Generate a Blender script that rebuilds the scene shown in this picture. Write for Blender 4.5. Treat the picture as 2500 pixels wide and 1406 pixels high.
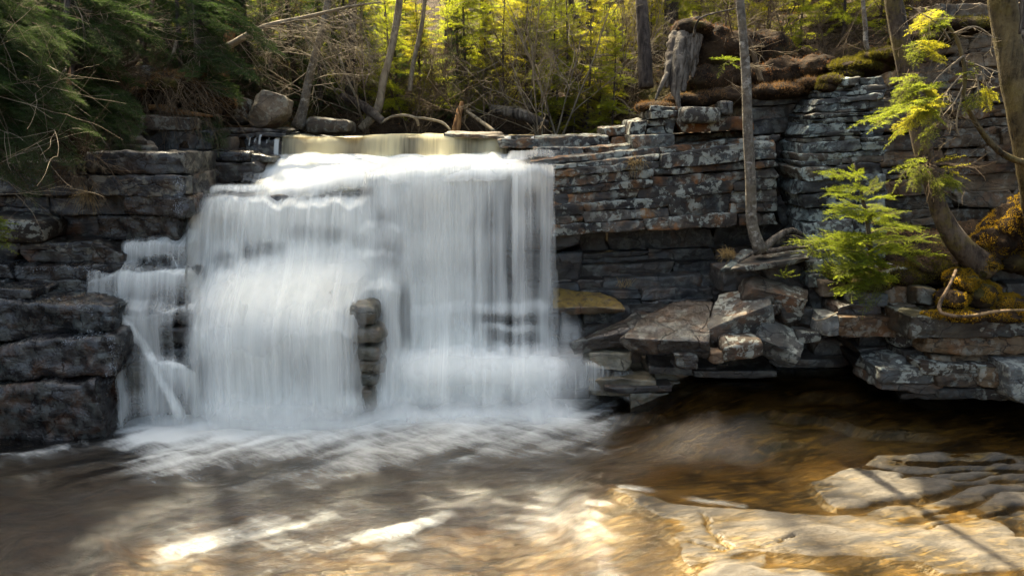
import bpy, math, random
import numpy as np
from mathutils import Vector, Matrix
R = math.radians
for o in list(bpy.data.objects): bpy.data.objects.remove(o)
sc = bpy.context.scene
COL = sc.collection
# ------------------------------------------------------------------ camera, light, exposure
CAMZ, PITCH, FPX = 3.2, R(13.0), 1667.0          # pixels below are those of a 2500 x 1406 frame
cam = bpy.data.objects.new('camera', bpy.data.cameras.new('camera')); COL.objects.link(cam)
cam.location = (0, 0, CAMZ); cam.rotation_euler = (R(90) - PITCH, 0, 0)
cam.data.sensor_width = 36.0; cam.data.lens = 36.0 * FPX / 2500.0
cam.data.clip_start = 0.05; cam.data.clip_end = 1000
sc.camera = cam
SUN_EL, SUN_AZ = R(56), R(-24)                    # azimuth clockwise from +Y: behind the falls, to the left
SUND = np.array([math.sin(SUN_AZ) * math.cos(SUN_EL), math.cos(SUN_AZ) * math.cos(SUN_EL), math.sin(SUN_EL)])
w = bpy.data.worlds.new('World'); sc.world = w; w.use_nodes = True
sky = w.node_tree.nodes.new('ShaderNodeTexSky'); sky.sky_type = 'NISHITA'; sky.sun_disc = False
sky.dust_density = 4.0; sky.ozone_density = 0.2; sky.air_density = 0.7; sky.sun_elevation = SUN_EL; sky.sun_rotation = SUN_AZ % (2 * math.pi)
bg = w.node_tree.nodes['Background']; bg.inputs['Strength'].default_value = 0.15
wm = w.node_tree.nodes.new('ShaderNodeMix'); wm.data_type = 'RGBA'; wm.blend_type = 'MULTIPLY'; wm.inputs[0].default_value = 1; wm.inputs[7].default_value = (1, .94, .76, 1)   # warm tint multiplied into the sky, standing in for warm bounced light
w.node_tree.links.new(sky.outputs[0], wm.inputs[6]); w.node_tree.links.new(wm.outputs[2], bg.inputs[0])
sl = bpy.data.lights.new('sun', 'SUN'); sl.energy = 4.6; sl.angle = R(1.0); sl.color = (1.0, 0.87, 0.62)
sun = bpy.data.objects.new('sun', sl); COL.objects.link(sun); sun.location = (-10, 25, 30)
sun.rotation_euler = Vector(-SUND).to_track_quat('-Z', 'Y').to_euler()
sc.view_settings.view_transform = 'Standard'; sc.view_settings.look = 'None'
sc.view_settings.gamma = 1.0; sc.view_settings.use_curve_mapping = False
sc.view_settings.exposure = 2.6
cy = sc.cycles
cy.max_bounces = 8; cy.diffuse_bounces = 4; cy.glossy_bounces = 3; cy.transmission_bounces = 4
cy.transparent_max_bounces = 24; cy.volume_bounces = 2; cy.use_denoising = True
cy.sample_clamp_indirect = 6.0; cy.caustics_reflective = False; cy.caustics_refractive = False

# ------------------------------------------------------------------ geometry helpers
rng = np.random.default_rng(7)
CP, SP = math.cos(PITCH), math.sin(PITCH)
def ray(px, py):
    xc = (np.asarray(px, float) - 1250) / FPX; yc = -(np.asarray(py, float) - 703) / FPX
    return xc, CP + yc * SP, -SP + yc * CP
def P(px, py, Y):
    "world point seen at pixel (px,py), at horizontal distance Y"
    dx, dy, dz = ray(px, py); t = np.asarray(Y, float) / dy
    return np.stack([dx * t, dy * t, CAMZ + dz * t], -1)
def proj(v):
    "world -> pixel"
    v = np.asarray(v, float); x, y, z = v[..., 0], v[..., 1], v[..., 2] - CAMZ
    f = y * CP - z * SP; u = y * SP + z * CP
    f = np.where(f < .05, .05, f)
    return 1250 + FPX * x / f, 703 - FPX * u / f
def _h(ix, iy, iz, s):
    h = (ix.astype(np.uint32) * np.uint32(73856093)) ^ (iy.astype(np.uint32) * np.uint32(19349663)) ^ (iz.astype(np.uint32) * np.uint32(83492791)) ^ np.uint32((s * 2654435761) & 0xffffffff)
    h ^= h >> np.uint32(15); h *= np.uint32(2246822519); h ^= h >> np.uint32(13); h *= np.uint32(3266489917); h ^= h >> np.uint32(16)
    return h.astype(np.float64) / 4294967295.0
def vn(p, s=0):
    p = np.asarray(p, float); i = np.floor(p).astype(np.int64); f = p - i; f = f * f * f * (f * (f * 6 - 15) + 10)
    r = 0
    for a in (0, 1):
        for b in (0, 1):
            for c in (0, 1):
                wt = (f[..., 0] if a else 1 - f[..., 0]) * (f[..., 1] if b else 1 - f[..., 1]) * (f[..., 2] if c else 1 - f[..., 2])
                r = r + wt * _h(i[..., 0] + a, i[..., 1] + b, i[..., 2] + c, s)
    return r * 2 - 1
def fbm(p, o=4, s=0, g=.5):
    p = np.asarray(p, float); r = 0; a = 1.; n = 0
    for k in range(o):
        r = r + a * vn(p * 2.03 ** k + 17.3 * k, s + k); n += a; a *= g
    return r / n
def sst(a, b, x):
    t = np.clip((x - a) / (b - a), 0, 1); return t * t * (3 - 2 * t)
def mesh_np(name, v, faces, attrs=None, uv=None, smooth=True):
    "faces: list of int arrays (n,3) / (n,4)"
    me = bpy.data.meshes.new(name); v = np.asarray(v, np.float32)
    me.vertices.add(len(v)); me.vertices.foreach_set('co', v.ravel())
    fs = [np.asarray(f, np.int32) for f in faces if len(f)]
    if fs:
        li = np.concatenate([f.ravel() for f in fs]); tot = np.concatenate([np.full(len(f), f.shape[1], np.int32) for f in fs])
        st = np.concatenate([[0], np.cumsum(tot)[:-1]]).astype(np.int32)
        me.loops.add(len(li)); me.loops.foreach_set('vertex_index', li)
        me.polygons.add(len(tot)); me.polygons.foreach_set('loop_start', st)
        try: me.polygons.foreach_set('loop_total', tot)
        except Exception: pass
        me.polygons.foreach_set('use_smooth', np.full(len(tot), smooth))
        if uv is not None:
            l = me.uv_layers.new(name='UVMap'); l.data.foreach_set('uv', np.asarray(uv, np.float32)[li].ravel())
    for k, a in (attrs or {}).items():
        at = me.attributes.new(k, 'FLOAT', 'POINT'); at.data.foreach_set('value', np.asarray(a, np.float32))
    me.update(calc_edges=True)
    return me
def tag(o, label=None, cat=None, group=None, kind=None):
    for k, x in (('label', label), ('category', cat), ('group', group), ('kind', kind)):
        if x: o[k] = x
    return o
def mk(name, v, faces, mat, parent=None, attrs=None, uv=None, smooth=True, origin=None):
    v = np.asarray(v, float)
    if origin is None:
        origin = np.array(parent.location) if parent else np.array([v[:, 0].mean(), v[:, 1].mean(), v[:, 2].min()])
    o = bpy.data.objects.new(name, mesh_np(name, v - origin, faces, attrs, uv, smooth))
    COL.objects.link(o)
    if parent: o.parent = parent
    else: o.location = origin
    if mat: o.data.materials.append(mat)
    return o
def empty(name, loc, label=None, cat=None, group=None, kind=None):
    o = bpy.data.objects.new(name, None); COL.objects.link(o); o.location = [float(a) for a in loc]
    o.empty_display_size = .2
    return tag(o, label, cat, group, kind)
class Geo:
    "collects pieces into one mesh"
    def __init__(s): s.v = []; s.f = {3: [], 4: []}; s.a = {}; s.n = 0
    def add(s, v, fs, **at):
        v = np.asarray(v, float)
        for f in fs:
            f = np.asarray(f)
            if len(f): s.f[f.shape[1]].append(f + s.n)
        for k, x in at.items(): s.a.setdefault(k, []).append(np.broadcast_to(np.asarray(x, float), (len(v),)))
        s.v.append(v); s.n += len(v)
    def mk(s, name, mat, parent=None, smooth=True, origin=None):
        v = np.concatenate(s.v); fs = [np.concatenate(x) for x in s.f.values() if x]
        return mk(name, v, fs, mat, parent, {k: np.concatenate(x) for k, x in s.a.items()}, None, smooth, origin)
def spline(pts, n):
    "Catmull-Rom through rows of pts, resampled evenly by arc length of the first three columns"
    p = np.asarray(pts, float)
    if len(p) == 2: return p[0] + (p[1] - p[0]) * np.linspace(0, 1, n)[:, None]
    q = np.vstack([2 * p[0] - p[1], p, 2 * p[-1] - p[-2]]); out = []
    for i in range(1, len(q) - 2):
        t = np.linspace(0, 1, 12, endpoint=False)[:, None]
        a, b, c, d = q[i - 1], q[i], q[i + 1], q[i + 2]
        out.append(.5 * (2 * b + (c - a) * t + (2 * a - 5 * b + 4 * c - d) * t ** 2 + (3 * b - a - 3 * c + d) * t ** 3))
    out.append(p[-1:]); o = np.vstack(out)
    L = np.concatenate([[0], np.cumsum(np.linalg.norm(np.diff(o[:, :3], axis=0), axis=1))])
    s = np.linspace(0, L[-1], n)
    return np.stack([np.interp(s, L, o[:, k]) for k in range(o.shape[1])], 1)
def tube(pts, rad, n=8, lump=0, seed=0, cap=True):
    p = np.asarray(pts, float); m = len(p); rad = np.broadcast_to(np.asarray(rad, float), (m,))
    t = np.gradient(p, axis=0); t /= np.linalg.norm(t, axis=1)[:, None] + 1e-9
    ref = np.array([0, 0, 1.]) if abs(t[:, 2]).mean() < .8 else np.array([1., 0, 0])
    a = np.cross(t, ref); a /= np.linalg.norm(a, axis=1)[:, None] + 1e-9; b = np.cross(t, a)
    th = np.arange(n) * 2 * np.pi / n
    rr = rad[:, None] * np.ones(n)
    if lump:
        rr = rr * (1 + lump * fbm(np.stack([np.cos(th)[None] * 1.3 + 0 * rr, np.sin(th)[None] * 1.3 + 0 * rr, (np.arange(m) * .35)[:, None] + 0 * rr], -1), 3, seed))
    v = (p[:, None] + rr[..., None] * (np.cos(th)[None, :, None] * a[:, None] + np.sin(th)[None, :, None] * b[:, None])).reshape(-1, 3)
    i = np.arange(m - 1)[:, None] * n + np.arange(n)[None]; j = np.arange(m - 1)[:, None] * n + (np.arange(n)[None] + 1) % n
    f = np.stack([i, i + n, j + n, j], -1).reshape(-1, 4)
    fs = [f]
    if cap:
        v = np.vstack([v, p[:1], p[-1:]]); c0, c1 = m * n, m * n + 1; k = np.arange(n); k2 = (k + 1) % n
        fs.append(np.vstack([np.stack([np.full(n, c0), k, k2], 1), np.stack([np.full(n, c1), (m - 1) * n + k2, (m - 1) * n + k], 1)]))
    return v, fs
def axis_pts(L, r, cell):
    r = min(r, L * .3); n = max(1, int(round((L - 2 * r) / cell)))
    return np.concatenate([[0, r * .35], np.linspace(r, L - r, n + 1), [L - r * .35, L]]), r
def rock8(c, seed=0, cell=.04, r=.025, amp=.02, strata=.012, warp=.04, cuts=5, cutmax=.16, tint=None):
    """c[i,j,k] corners (i: left/right, j: front/back, k: bottom/top) -> rounded, chipped, weathered block"""
    c = np.asarray(c, float).reshape(2, 2, 2, 3); rg = np.random.default_rng(seed)
    Lx = np.linalg.norm(c[1] - c[0], axis=-1).mean(); Ly = np.linalg.norm(c[:, 1] - c[:, 0], axis=-1).mean(); Lz = np.linalg.norm(c[:, :, 1] - c[:, :, 0], axis=-1).mean()
    r = min(r, .3 * min(Lx, Ly, Lz))
    A, _ = axis_pts(Lx, r, cell); B, _ = axis_pts(Ly, r, cell * 1.5); C, _ = axis_pts(Lz, r, cell)
    na, nb, nc = len(A), len(B), len(C)
    idx = -np.ones((na, nb, nc), int); m = np.zeros((na, nb, nc), bool)
    m[0] = m[-1] = True; m[:, 0] = m[:, -1] = True; m[:, :, 0] = m[:, :, -1] = True
    idx[m] = np.arange(m.sum()); I = np.argwhere(m)
    q = np.stack([A[I[:, 0]], B[I[:, 1]], C[I[:, 2]]], 1); L = np.array([Lx, Ly, Lz])
    cl = np.clip(q, r, L - r); d = q - cl; ln = np.linalg.norm(d, axis=1)[:, None]; nd = d / np.maximum(ln, 1e-9)
    q = cl + nd * r
    # chip edges and corners off with planes
    h = L / 2; qc = q - h
    for k in range(cuts):
        n = rg.choice([-1, 1], 3) * (rg.random(3) ** 1.5 * np.array([1, 1, 1]) + .08); n = n / h; n /= np.linalg.norm(n)
        sup = np.abs(n * h).sum(); dd = sup * (1 - rg.random() * cutmax - .02)
        e = np.maximum(0, qc @ n - dd); qc = qc - e[:, None] * n
    q = qc + h
    u = q / L; u0, u1, u2 = u[:, 0:1], u[:, 1:2], u[:, 2:3]
    p = 0
    for a in (0, 1):
        for b in (0, 1):
            for e in (0, 1):
                p = p + (u0 if a else 1 - u0) * (u1 if b else 1 - u1) * (u2 if e else 1 - u2) * c[a, b, e]
    X = (c[1] - c[0]).mean((0, 1)); Yv = (c[:, 1] - c[:, 0]).mean((0, 1)); Z = (c[:, :, 1] - c[:, :, 0]).mean((0, 1))
    X, Yv, Z = [x / np.linalg.norm(x) for x in (X, Yv, Z)]
    nw = nd[:, 0:1] * X + nd[:, 1:2] * Yv + nd[:, 2:3] * Z
    off = rg.random(3) * 50
    S = min(L) if min(L) > .05 else .05
    if warp: p = p + warp * min(1, max(L)) * np.stack([fbm(p * 1.7 + off, 3, seed + 11), fbm(p * 1.7 + off, 3, seed + 12), .5 * fbm(p * 1.7 + off, 3, seed + 13)], 1)
    ridg = 1 - 2 * np.abs(fbm(p * 5 + off, 4, seed + 3))
    dsp = amp * (.7 * fbm(p * 6 + off, 5, seed, .55) + .5 * ridg - .3)
    if strata:
        zz = (p @ Z) * 13 + .9 * fbm(p * 1.3 + off, 2, seed + 5); side = 1 - np.abs(nd[:, 2])
        dsp = dsp + strata * side * (_h(np.floor(zz).astype(np.int64), np.zeros(len(zz), np.int64), np.zeros(len(zz), np.int64), seed) - .5)
    p = p + nw * dsp[:, None]
    def quad(s, flip):
        a, b, cc, d_ = s[:-1, :-1].ravel(), s[1:, :-1].ravel(), s[1:, 1:].ravel(), s[:-1, 1:].ravel()
        f = np.stack([a, b, cc, d_], 1); return f[:, ::-1] if flip else f
    F = np.vstack([quad(idx[0], True), quad(idx[-1], False), quad(idx[:, 0], False), quad(idx[:, -1], True), quad(idx[:, :, 0], True), quad(idx[:, :, -1], False)])
    return p, F, (rg.random() if tint is None else tint)
def box_px(x0, y0, x1, y1, Y, D, dyt=0, dyb=0, dY=0, back=0, dip=0):
    "front face by pixels (dyt/dyb: right end of the top/bottom edge lower by so much), depth D behind it"
    c = np.zeros((2, 2, 2, 3))
    c[0, 0, 0] = P(x0, y1, Y); c[1, 0, 0] = P(x1, y1 + dyb, Y + dY); c[0, 0, 1] = P(x0, y0, Y + back); c[1, 0, 1] = P(x1, y0 + dyt, Y + dY + back)
    c[:, 1] = c[:, 0] + np.array([0, D, dip])
    return c
def slab_px(q, T, nrm=None):
    "top face given by four (px,py,Y): front-left, front-right, back-right, back-left; thickness T"
    p = [P(*a) for a in q]; c = np.zeros((2, 2, 2, 3))
    n = np.cross(p[1] - p[0], p[3] - p[0]); n /= np.linalg.norm(n); n = n if n[2] > 0 else -n
    c[0, 0, 1], c[1, 0, 1], c[1, 1, 1], c[0, 1, 1] = p
    c[:, :, 0] = c[:, :, 1] - n * T
    return c
def rock(name, c8, mat, label, cat='rock', group=None, parent=None, seed=None, **kw):
    global _rs
    seed = seed if seed is not None else _rs; _rs += 1
    v, f, t = rock8(c8, seed, **kw)
    o = mk(name, v, [f], mat, parent, {'tint': np.full(len(v), t)})
    if not parent: tag(o, label, cat, group)
    return o
_rs = 100
def course(g, rg, x0, x1, tL, tR, bL, bR, Yl, Yr, wmin=50, wmax=150, jit=.05, D=.5, split=.3, gap=.4, wob=3, back=0, **kw):
    "one bed of a cliff: jointed blocks between two bedding lines; lines are given at x0 and x1"
    x = x0
    while x < x1 - 4:
        wd = rg.uniform(wmin, wmax); xe = min(x + wd, x1)
        if x1 - xe < wmin * .5: xe = x1
        f0, f1 = (x - x0) / (x1 - x0), (xe - x0) / (x1 - x0)
        t0, t1 = tL + (tR - tL) * f0 + rg.normal() * wob * .4, tL + (tR - tL) * f1 + rg.normal() * wob * .4
        b0, b1 = bL + (bR - bL) * f0 - gap, bL + (bR - bL) * f1 - gap
        Y = Yl + (Yr - Yl) * (f0 + f1) / 2 + rg.uniform(-jit, jit); dY = (Yr - Yl) * (f1 - f0) + rg.normal() * .025
        parts = [(t0, t1, b0, b1, 0)]
        if rg.random() < split and (b0 - t0) > 14:
            k = rg.uniform(.35, .65); m0, m1 = t0 + (b0 - t0) * k + rg.normal() * 2, t1 + (b1 - t1) * k + rg.normal() * 2
            parts = [(t0, t1, m0 - 1, m1 - 1, rg.uniform(-.025, .03)), (m0, m1, b0, b1, rg.uniform(-.03, .025))]
        sl0, sl1 = rg.normal() * 4, rg.normal() * 4
        for (a0, a1, c0, c1, dj) in parts:
            c = np.zeros((2, 2, 2, 3)); y = Y + dj
            c[0, 0, 0] = P(x + gap - sl0, c0, y - dY / 2); c[1, 0, 0] = P(xe - gap - sl1, c1, y + dY / 2)
            c[0, 0, 1] = P(x + gap + sl0, a0, y - dY / 2 + back); c[1, 0, 1] = P(xe - gap + sl1, a1, y + dY / 2 + back)
            c[:, 1] = c[:, 0] + np.array([0, D, .02])
            v, f, t = rock8(c, int(rg.integers(1e6)), **kw)
            g.add(v, [f], tint=t)
        x = xe
# ------------------------------------------------------------------ materials
class NT:
    def __init__(s, name):
        s.m = bpy.data.materials.new(name); s.m.use_nodes = True; s.t = s.m.node_tree; s.t.nodes.clear()
        s.out = s.t.nodes.new('ShaderNodeOutputMaterial')
    def n(s, kind, ins=None, **props):
        nd = s.t.nodes.new('ShaderNode' + kind)
        for k, v in props.items(): setattr(nd, k, v)
        for k, v in (ins or {}).items():
            sk = nd.inputs[k]
            if isinstance(v, bpy.types.NodeSocket): s.t.links.new(v, sk)
            elif isinstance(v, bpy.types.Node): s.t.links.new(v.outputs[0], sk)
            else: sk.default_value = v
        return nd
    def math(s, op, a, b=0.0, c=None, clamp=False):
        nd = s.n('Math', operation=op, use_clamp=clamp)
        for k, v in enumerate((a, b) + ((c,) if c is not None else ())):
            if isinstance(v, (bpy.types.NodeSocket, bpy.types.Node)): s.t.links.new(v.outputs[0] if isinstance(v, bpy.types.Node) else v, nd.inputs[k])
            else: nd.inputs[k].default_value = v
        return nd.outputs[0]
    def ramp(s, fac, lo, hi, a=0.0, b=1.0):
        nd = s.n('MapRange', {'From Min': lo, 'From Max': hi, 'To Min': a, 'To Max': b}, interpolation_type='SMOOTHSTEP'); s.t.links.new(fac, nd.inputs[0]); return nd.outputs[0]
    def mix(s, fac, a, b, blend='MIX'):
        nd = s.n('Mix', data_type='RGBA', blend_type=blend)
        for k, v in ((0, fac), (6, a), (7, b)):
            if isinstance(v, bpy.types.NodeSocket): s.t.links.new(v, nd.inputs[k])
            elif k == 0: nd.inputs[0].default_value = v
            else: nd.inputs[k].default_value = (*v[:3], 1)
        return nd.outputs[2]
    def pos(s): return s.n('NewGeometry').outputs['Position']
    def map(s, vec, scale=(1, 1, 1), rot=(0, 0, 0), loc=(0, 0, 0)):
        return s.n('Mapping', {'Vector': vec, 'Scale': scale, 'Rotation': rot, 'Location': loc}).outputs[0]
    def noise(s, vec, scale, detail=6, rough=.55, dist=0.0):
        return s.n('TexNoise', {'Vector': vec, 'Scale': scale, 'Detail': detail, 'Roughness': rough, 'Distortion': dist}).outputs[0]
    def attr(s, name): return s.n('Attribute', attribute_name=name).outputs['Fac']
    def end(s, sh): s.t.links.new(sh.outputs[0] if isinstance(sh, bpy.types.Node) else sh, s.out.inputs[0]); return s.m
def rock_mat(name, dark=(.018, .019, .022), mid=(.07, .066, .062), light=(.17, .155, .135), rust=(.17, .085, .035), rusta=.35,
             lich=(.36, .38, .34), licha=.4, blue=(.09, .12, .125), bluea=.35, moss=0.0, rough=.75, wet=0.0, bump=.6, gold=0.0):
    t = NT(name); p = t.pos(); tint = t.attr('tint')
    po = t.n('VectorMath', {0: p, 1: (0, 0, 0)}, operation='ADD'); c = t.n('CombineXYZ'); t.t.links.new(t.math('MULTIPLY', tint, 23.0), c.inputs[0]); t.t.links.new(t.math('MULTIPLY', tint, 41.0), c.inputs[2]); t.t.links.new(c.outputs[0], po.inputs[1])
    q = po.outputs[0]
    n1 = t.noise(q, 2.1, 9, .66); n2 = t.noise(t.map(q, (2.2, 2.2, 16)), 1.0, 6, .6); n3 = t.noise(q, 11, 8, .65, .4); n4 = t.noise(q, 38, 6, .6)
    v = t.math('ADD', t.math('MULTIPLY', n1, .5), t.math('ADD', t.math('MULTIPLY', n2, .22), t.math('MULTIPLY', n3, .28)))
    dark = tuple(a * .6 for a in dark); mid = tuple(a * .4 for a in mid); light = tuple(a * .5 for a in light); rust = tuple(a * .7 for a in rust)
    base = t.mix(t.ramp(v, .40, .52), dark, mid); base = t.mix(t.ramp(v, .5, .66), base, light)
    if bluea: base = t.mix(t.math('MULTIPLY', t.ramp(t.noise(q, 1.4, 6, .6, .6), .5, .62), t.math('MULTIPLY', t.ramp(n3, .4, .6), bluea)), base, blue)
    if rusta: base = t.mix(t.math('MULTIPLY', t.ramp(t.noise(q, 2.6, 7, .65, .5), .5, .68), rusta), base, rust)
    # each block keeps a tone of its own
    sep = t.math('FRACT', t.math('MULTIPLY', tint, 7.31)); warm = t.math('FRACT', t.math('MULTIPLY', tint, 13.7))
    base = t.mix(t.math('MULTIPLY', t.ramp(warm, .45, 1.0), .55), base, t.mix(1.0, base, (1.45, 1.0, .62), 'MULTIPLY'))
    hs = t.n('HueSaturation', {'Saturation': 1.0, 'Color': base}); t.t.links.new(t.math('MULTIPLY_ADD', sep, .9, .55), hs.inputs['Value']); base = hs.outputs[0]
    if licha:
        big = t.ramp(t.noise(q, 1.1, 4, .5), .45, .62); sp = t.ramp(t.noise(q, 9, 9, .68, .3), .5, .56)
        vo = t.n('TexVoronoi', {'Vector': q, 'Scale': 7.0, 'Randomness': 1.0}); spots = t.math('LESS_THAN', vo.outputs['Distance'], t.math('MULTIPLY', t.ramp(t.noise(q, 14, 4), .35, .75), .3))
        lm = t.math('MULTIPLY', t.math('MAXIMUM', t.math('MULTIPLY', sp, t.ramp(t.noise(q, 1.7, 4, .5), .38, .52)), t.math('MULTIPLY', spots, big)), licha, clamp=True)
        base = t.mix(lm, base, t.mix(n4, (lich[0] * .55, lich[1] * .55, lich[2] * .5), lich))
    nz = t.n('SeparateXYZ', {0: t.n('NewGeometry').outputs['Normal']}).outputs[2]
    if moss:
        mm = t.math('MULTIPLY', t.ramp(t.math('ADD', nz, t.math('MULTIPLY', n3, .6)), .95, 1.25), moss)
        base = t.mix(mm, base, t.mix(n4, (.03, .03, .006), (.15, .12, .015)))
    if gold: base = t.mix(t.math('MULTIPLY', t.math('MULTIPLY', t.ramp(nz, .3, .8), t.ramp(n3, .38, .55)), gold), base, t.mix(n4, (.06, .035, .006), (.26, .17, .03)))
    cr = t.n('TexVoronoi', {'Vector': t.map(q, (1, 1, 2.2)), 'Scale': 1.9, 'Randomness': 1.0}, feature='DISTANCE_TO_EDGE')
    dv = t.n('VectorMath', {0: t.map(q, (1, 1, 2.2)), 1: (0, 0, 0)}, operation='ADD'); nn = t.n('TexNoise', {'Vector': q, 'Scale': 3.0, 'Detail': 5.0})
    ns = t.n('VectorMath', {0: nn.outputs[1], 1: (.35, .35, .35)}, operation='MULTIPLY'); t.t.links.new(ns.outputs[0], dv.inputs[1]); t.t.links.new(dv.outputs[0], cr.inputs['Vector'])
    crk = t.ramp(cr.outputs['Distance'], .0, .014)
    base = t.mix(crk, t.mix(1.0, base, (.3, .3, .32), 'MULTIPLY'), base)
    h = t.math('ADD', t.math('MULTIPLY', n3, .5), t.math('ADD', t.math('MULTIPLY', n4, .22), t.math('MULTIPLY', n2, .4)))
    h = t.math('ADD', h, t.math('MULTIPLY', crk, .35))
    bp = t.n('Bump', {'Strength': bump, 'Distance': .05}); t.t.links.new(h, bp.inputs['Height'])
    b = t.n('BsdfPrincipled', {'Base Color': base, 'Normal': bp.outputs[0], 'Specular IOR Level': .5 if wet else .3})
    rr = t.math('MULTIPLY_ADD', n3, .5, rough - .25 - .45 * wet, clamp=True)
    t.t.links.new(t.math('MAXIMUM', rr, .12), b.inputs['Roughness'])
    return t.end(b)
M = {}
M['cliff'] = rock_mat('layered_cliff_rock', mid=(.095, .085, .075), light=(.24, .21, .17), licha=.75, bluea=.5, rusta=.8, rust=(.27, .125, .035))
M['cliff_shade'] = rock_mat('shaded_recess_rock', mid=(.05, .046, .042), light=(.12, .105, .09), licha=.15, bluea=.2, rusta=.3, wet=.4)  # darker copy of the cliff rock, recess shade put into its colour
M['lichen_cliff'] = rock_mat('lichen_cliff_rock', mid=(.09, .1, .1), light=(.24, .27, .26), licha=.75, bluea=.9, rusta=.12, lich=(.34, .40, .38), blue=(.13, .17, .17))
M['brown_cliff'] = rock_mat('brown_cliff_rock', dark=(.03, .024, .018), mid=(.19, .135, .08), light=(.34, .25, .15), licha=.25, bluea=.15, rusta=.6)
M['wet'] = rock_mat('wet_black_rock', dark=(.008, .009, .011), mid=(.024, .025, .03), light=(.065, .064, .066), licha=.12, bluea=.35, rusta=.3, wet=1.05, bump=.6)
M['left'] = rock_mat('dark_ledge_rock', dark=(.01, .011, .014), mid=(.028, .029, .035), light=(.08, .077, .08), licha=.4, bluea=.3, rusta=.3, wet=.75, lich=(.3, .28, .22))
M['boulder'] = rock_mat('grey_brown_boulder', dark=(.03, .028, .026), mid=(.09, .08, .068), light=(.19, .165, .136), licha=.65, bluea=.3, rusta=.45)
M['brown_slab'] = rock_mat('wet_brown_slab', dark=(.016, .013, .011), mid=(.042, .031, .023), light=(.1, .074, .052), licha=.25, bluea=.1, rusta=.4, wet=.85, bump=.9)
M['tan'] = rock_mat('tan_stone', dark=(.06, .05, .04), mid=(.19, .15, .11), light=(.33, .27, .19), licha=.3, bluea=.1, rusta=.4)
M['pale'] = rock_mat('pale_lichen_stone', dark=(.07, .07, .065), mid=(.2, .2, .185), light=(.36, .36, .33), licha=.7, bluea=.4, rusta=.1)
M['gold_slab'] = rock_mat('algae_gold_slab', mid=(.11, .085, .05), light=(.23, .18, .1), licha=.1, bluea=0, rusta=.6, gold=.95, wet=.4)
M['sun_ledge'] = rock_mat('sunny_ledge_rock', dark=(.04, .034, .026), mid=(.14, .115, .08), light=(.3, .25, .17), licha=.45, bluea=.3, rusta=.45, moss=.25)
M['fallrock'] = rock_mat('waterfall_bedrock', dark=(.008, .01, .013), mid=(.03, .033, .037), light=(.075, .075, .072), licha=0, bluea=.1, rusta=.3, wet=.8)
M['step'] = rock_mat('olive_step_rock', dark=(.04, .04, .03), mid=(.14, .13, .09), light=(.26, .24, .17), licha=.1, bluea=.0, rusta=.4, wet=.7)

def leaf_mat(name, a, b, tr, trf=.45, rough=.55, worldvar=.5):
    t = NT(name); r = t.attr('rnd')
    big = t.noise(t.pos(), .9, 3, .5)
    f = t.math('ADD', t.math('MULTIPLY', r, .6), t.math('MULTIPLY', t.math('SUBTRACT', big, .3), worldvar), clamp=True)
    colr = t.mix(f, a, b)
    d = t.n('BsdfPrincipled', {'Base Color': colr, 'Roughness': .7, 'Specular IOR Level': .12})
    tl = t.n('BsdfTranslucent', {'Color': t.mix(f, tr, (tr[0] * 1.5, tr[1] * 1.4, tr[2] * 1.2))})
    return t.end(t.n('MixShader', {0: trf, 1: d.outputs[0], 2: tl.outputs[0]}))
M['spruce_dark'] = leaf_mat('shade_spruce_needles', (.01, .026, .012), (.045, .08, .026), (.06, .11, .02), .35)  # needle colours darkened for the trees in shade
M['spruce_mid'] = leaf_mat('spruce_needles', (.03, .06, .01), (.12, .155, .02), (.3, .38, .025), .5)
M['spruce_lit'] = leaf_mat('lit_spruce_needles', (.03, .06, .006), (.15, .17, .015), (.46, .52, .03), .55)  # needle colours brightened for the sunlit trees
M['bough'] = leaf_mat('sunlit_bough_needles', (.025, .05, .006), (.10, .125, .013), (.27, .33, .022), .5)
M['hemlock'] = leaf_mat('hemlock_needles', (.03, .06, .006), (.11, .145, .015), (.25, .31, .022), .5)
M['gold_needle'] = leaf_mat('golden_needles', (.05, .065, .006), (.19, .18, .015), (.5, .48, .03), .55)
M['moss'] = leaf_mat('golden_moss', (.06, .042, .005), (.3, .2, .016), (.42, .27, .016), .5)
M['moss_green'] = leaf_mat('olive_moss', (.025, .025, .006), (.10, .085, .014), (.12, .11, .01), .35)
M['drygrass'] = leaf_mat('dry_grass', (.12, .085, .04), (.34, .26, .14), (.35, .26, .12), .35)
M['deadneedle'] = leaf_mat('dead_brown_needles', (.09, .05, .022), (.22, .13, .06), (.2, .11, .04), .3)
M['litter'] = leaf_mat('brown_leaf_litter', (.06, .032, .015), (.24, .12, .05), (.2, .09, .03), .25)
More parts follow.
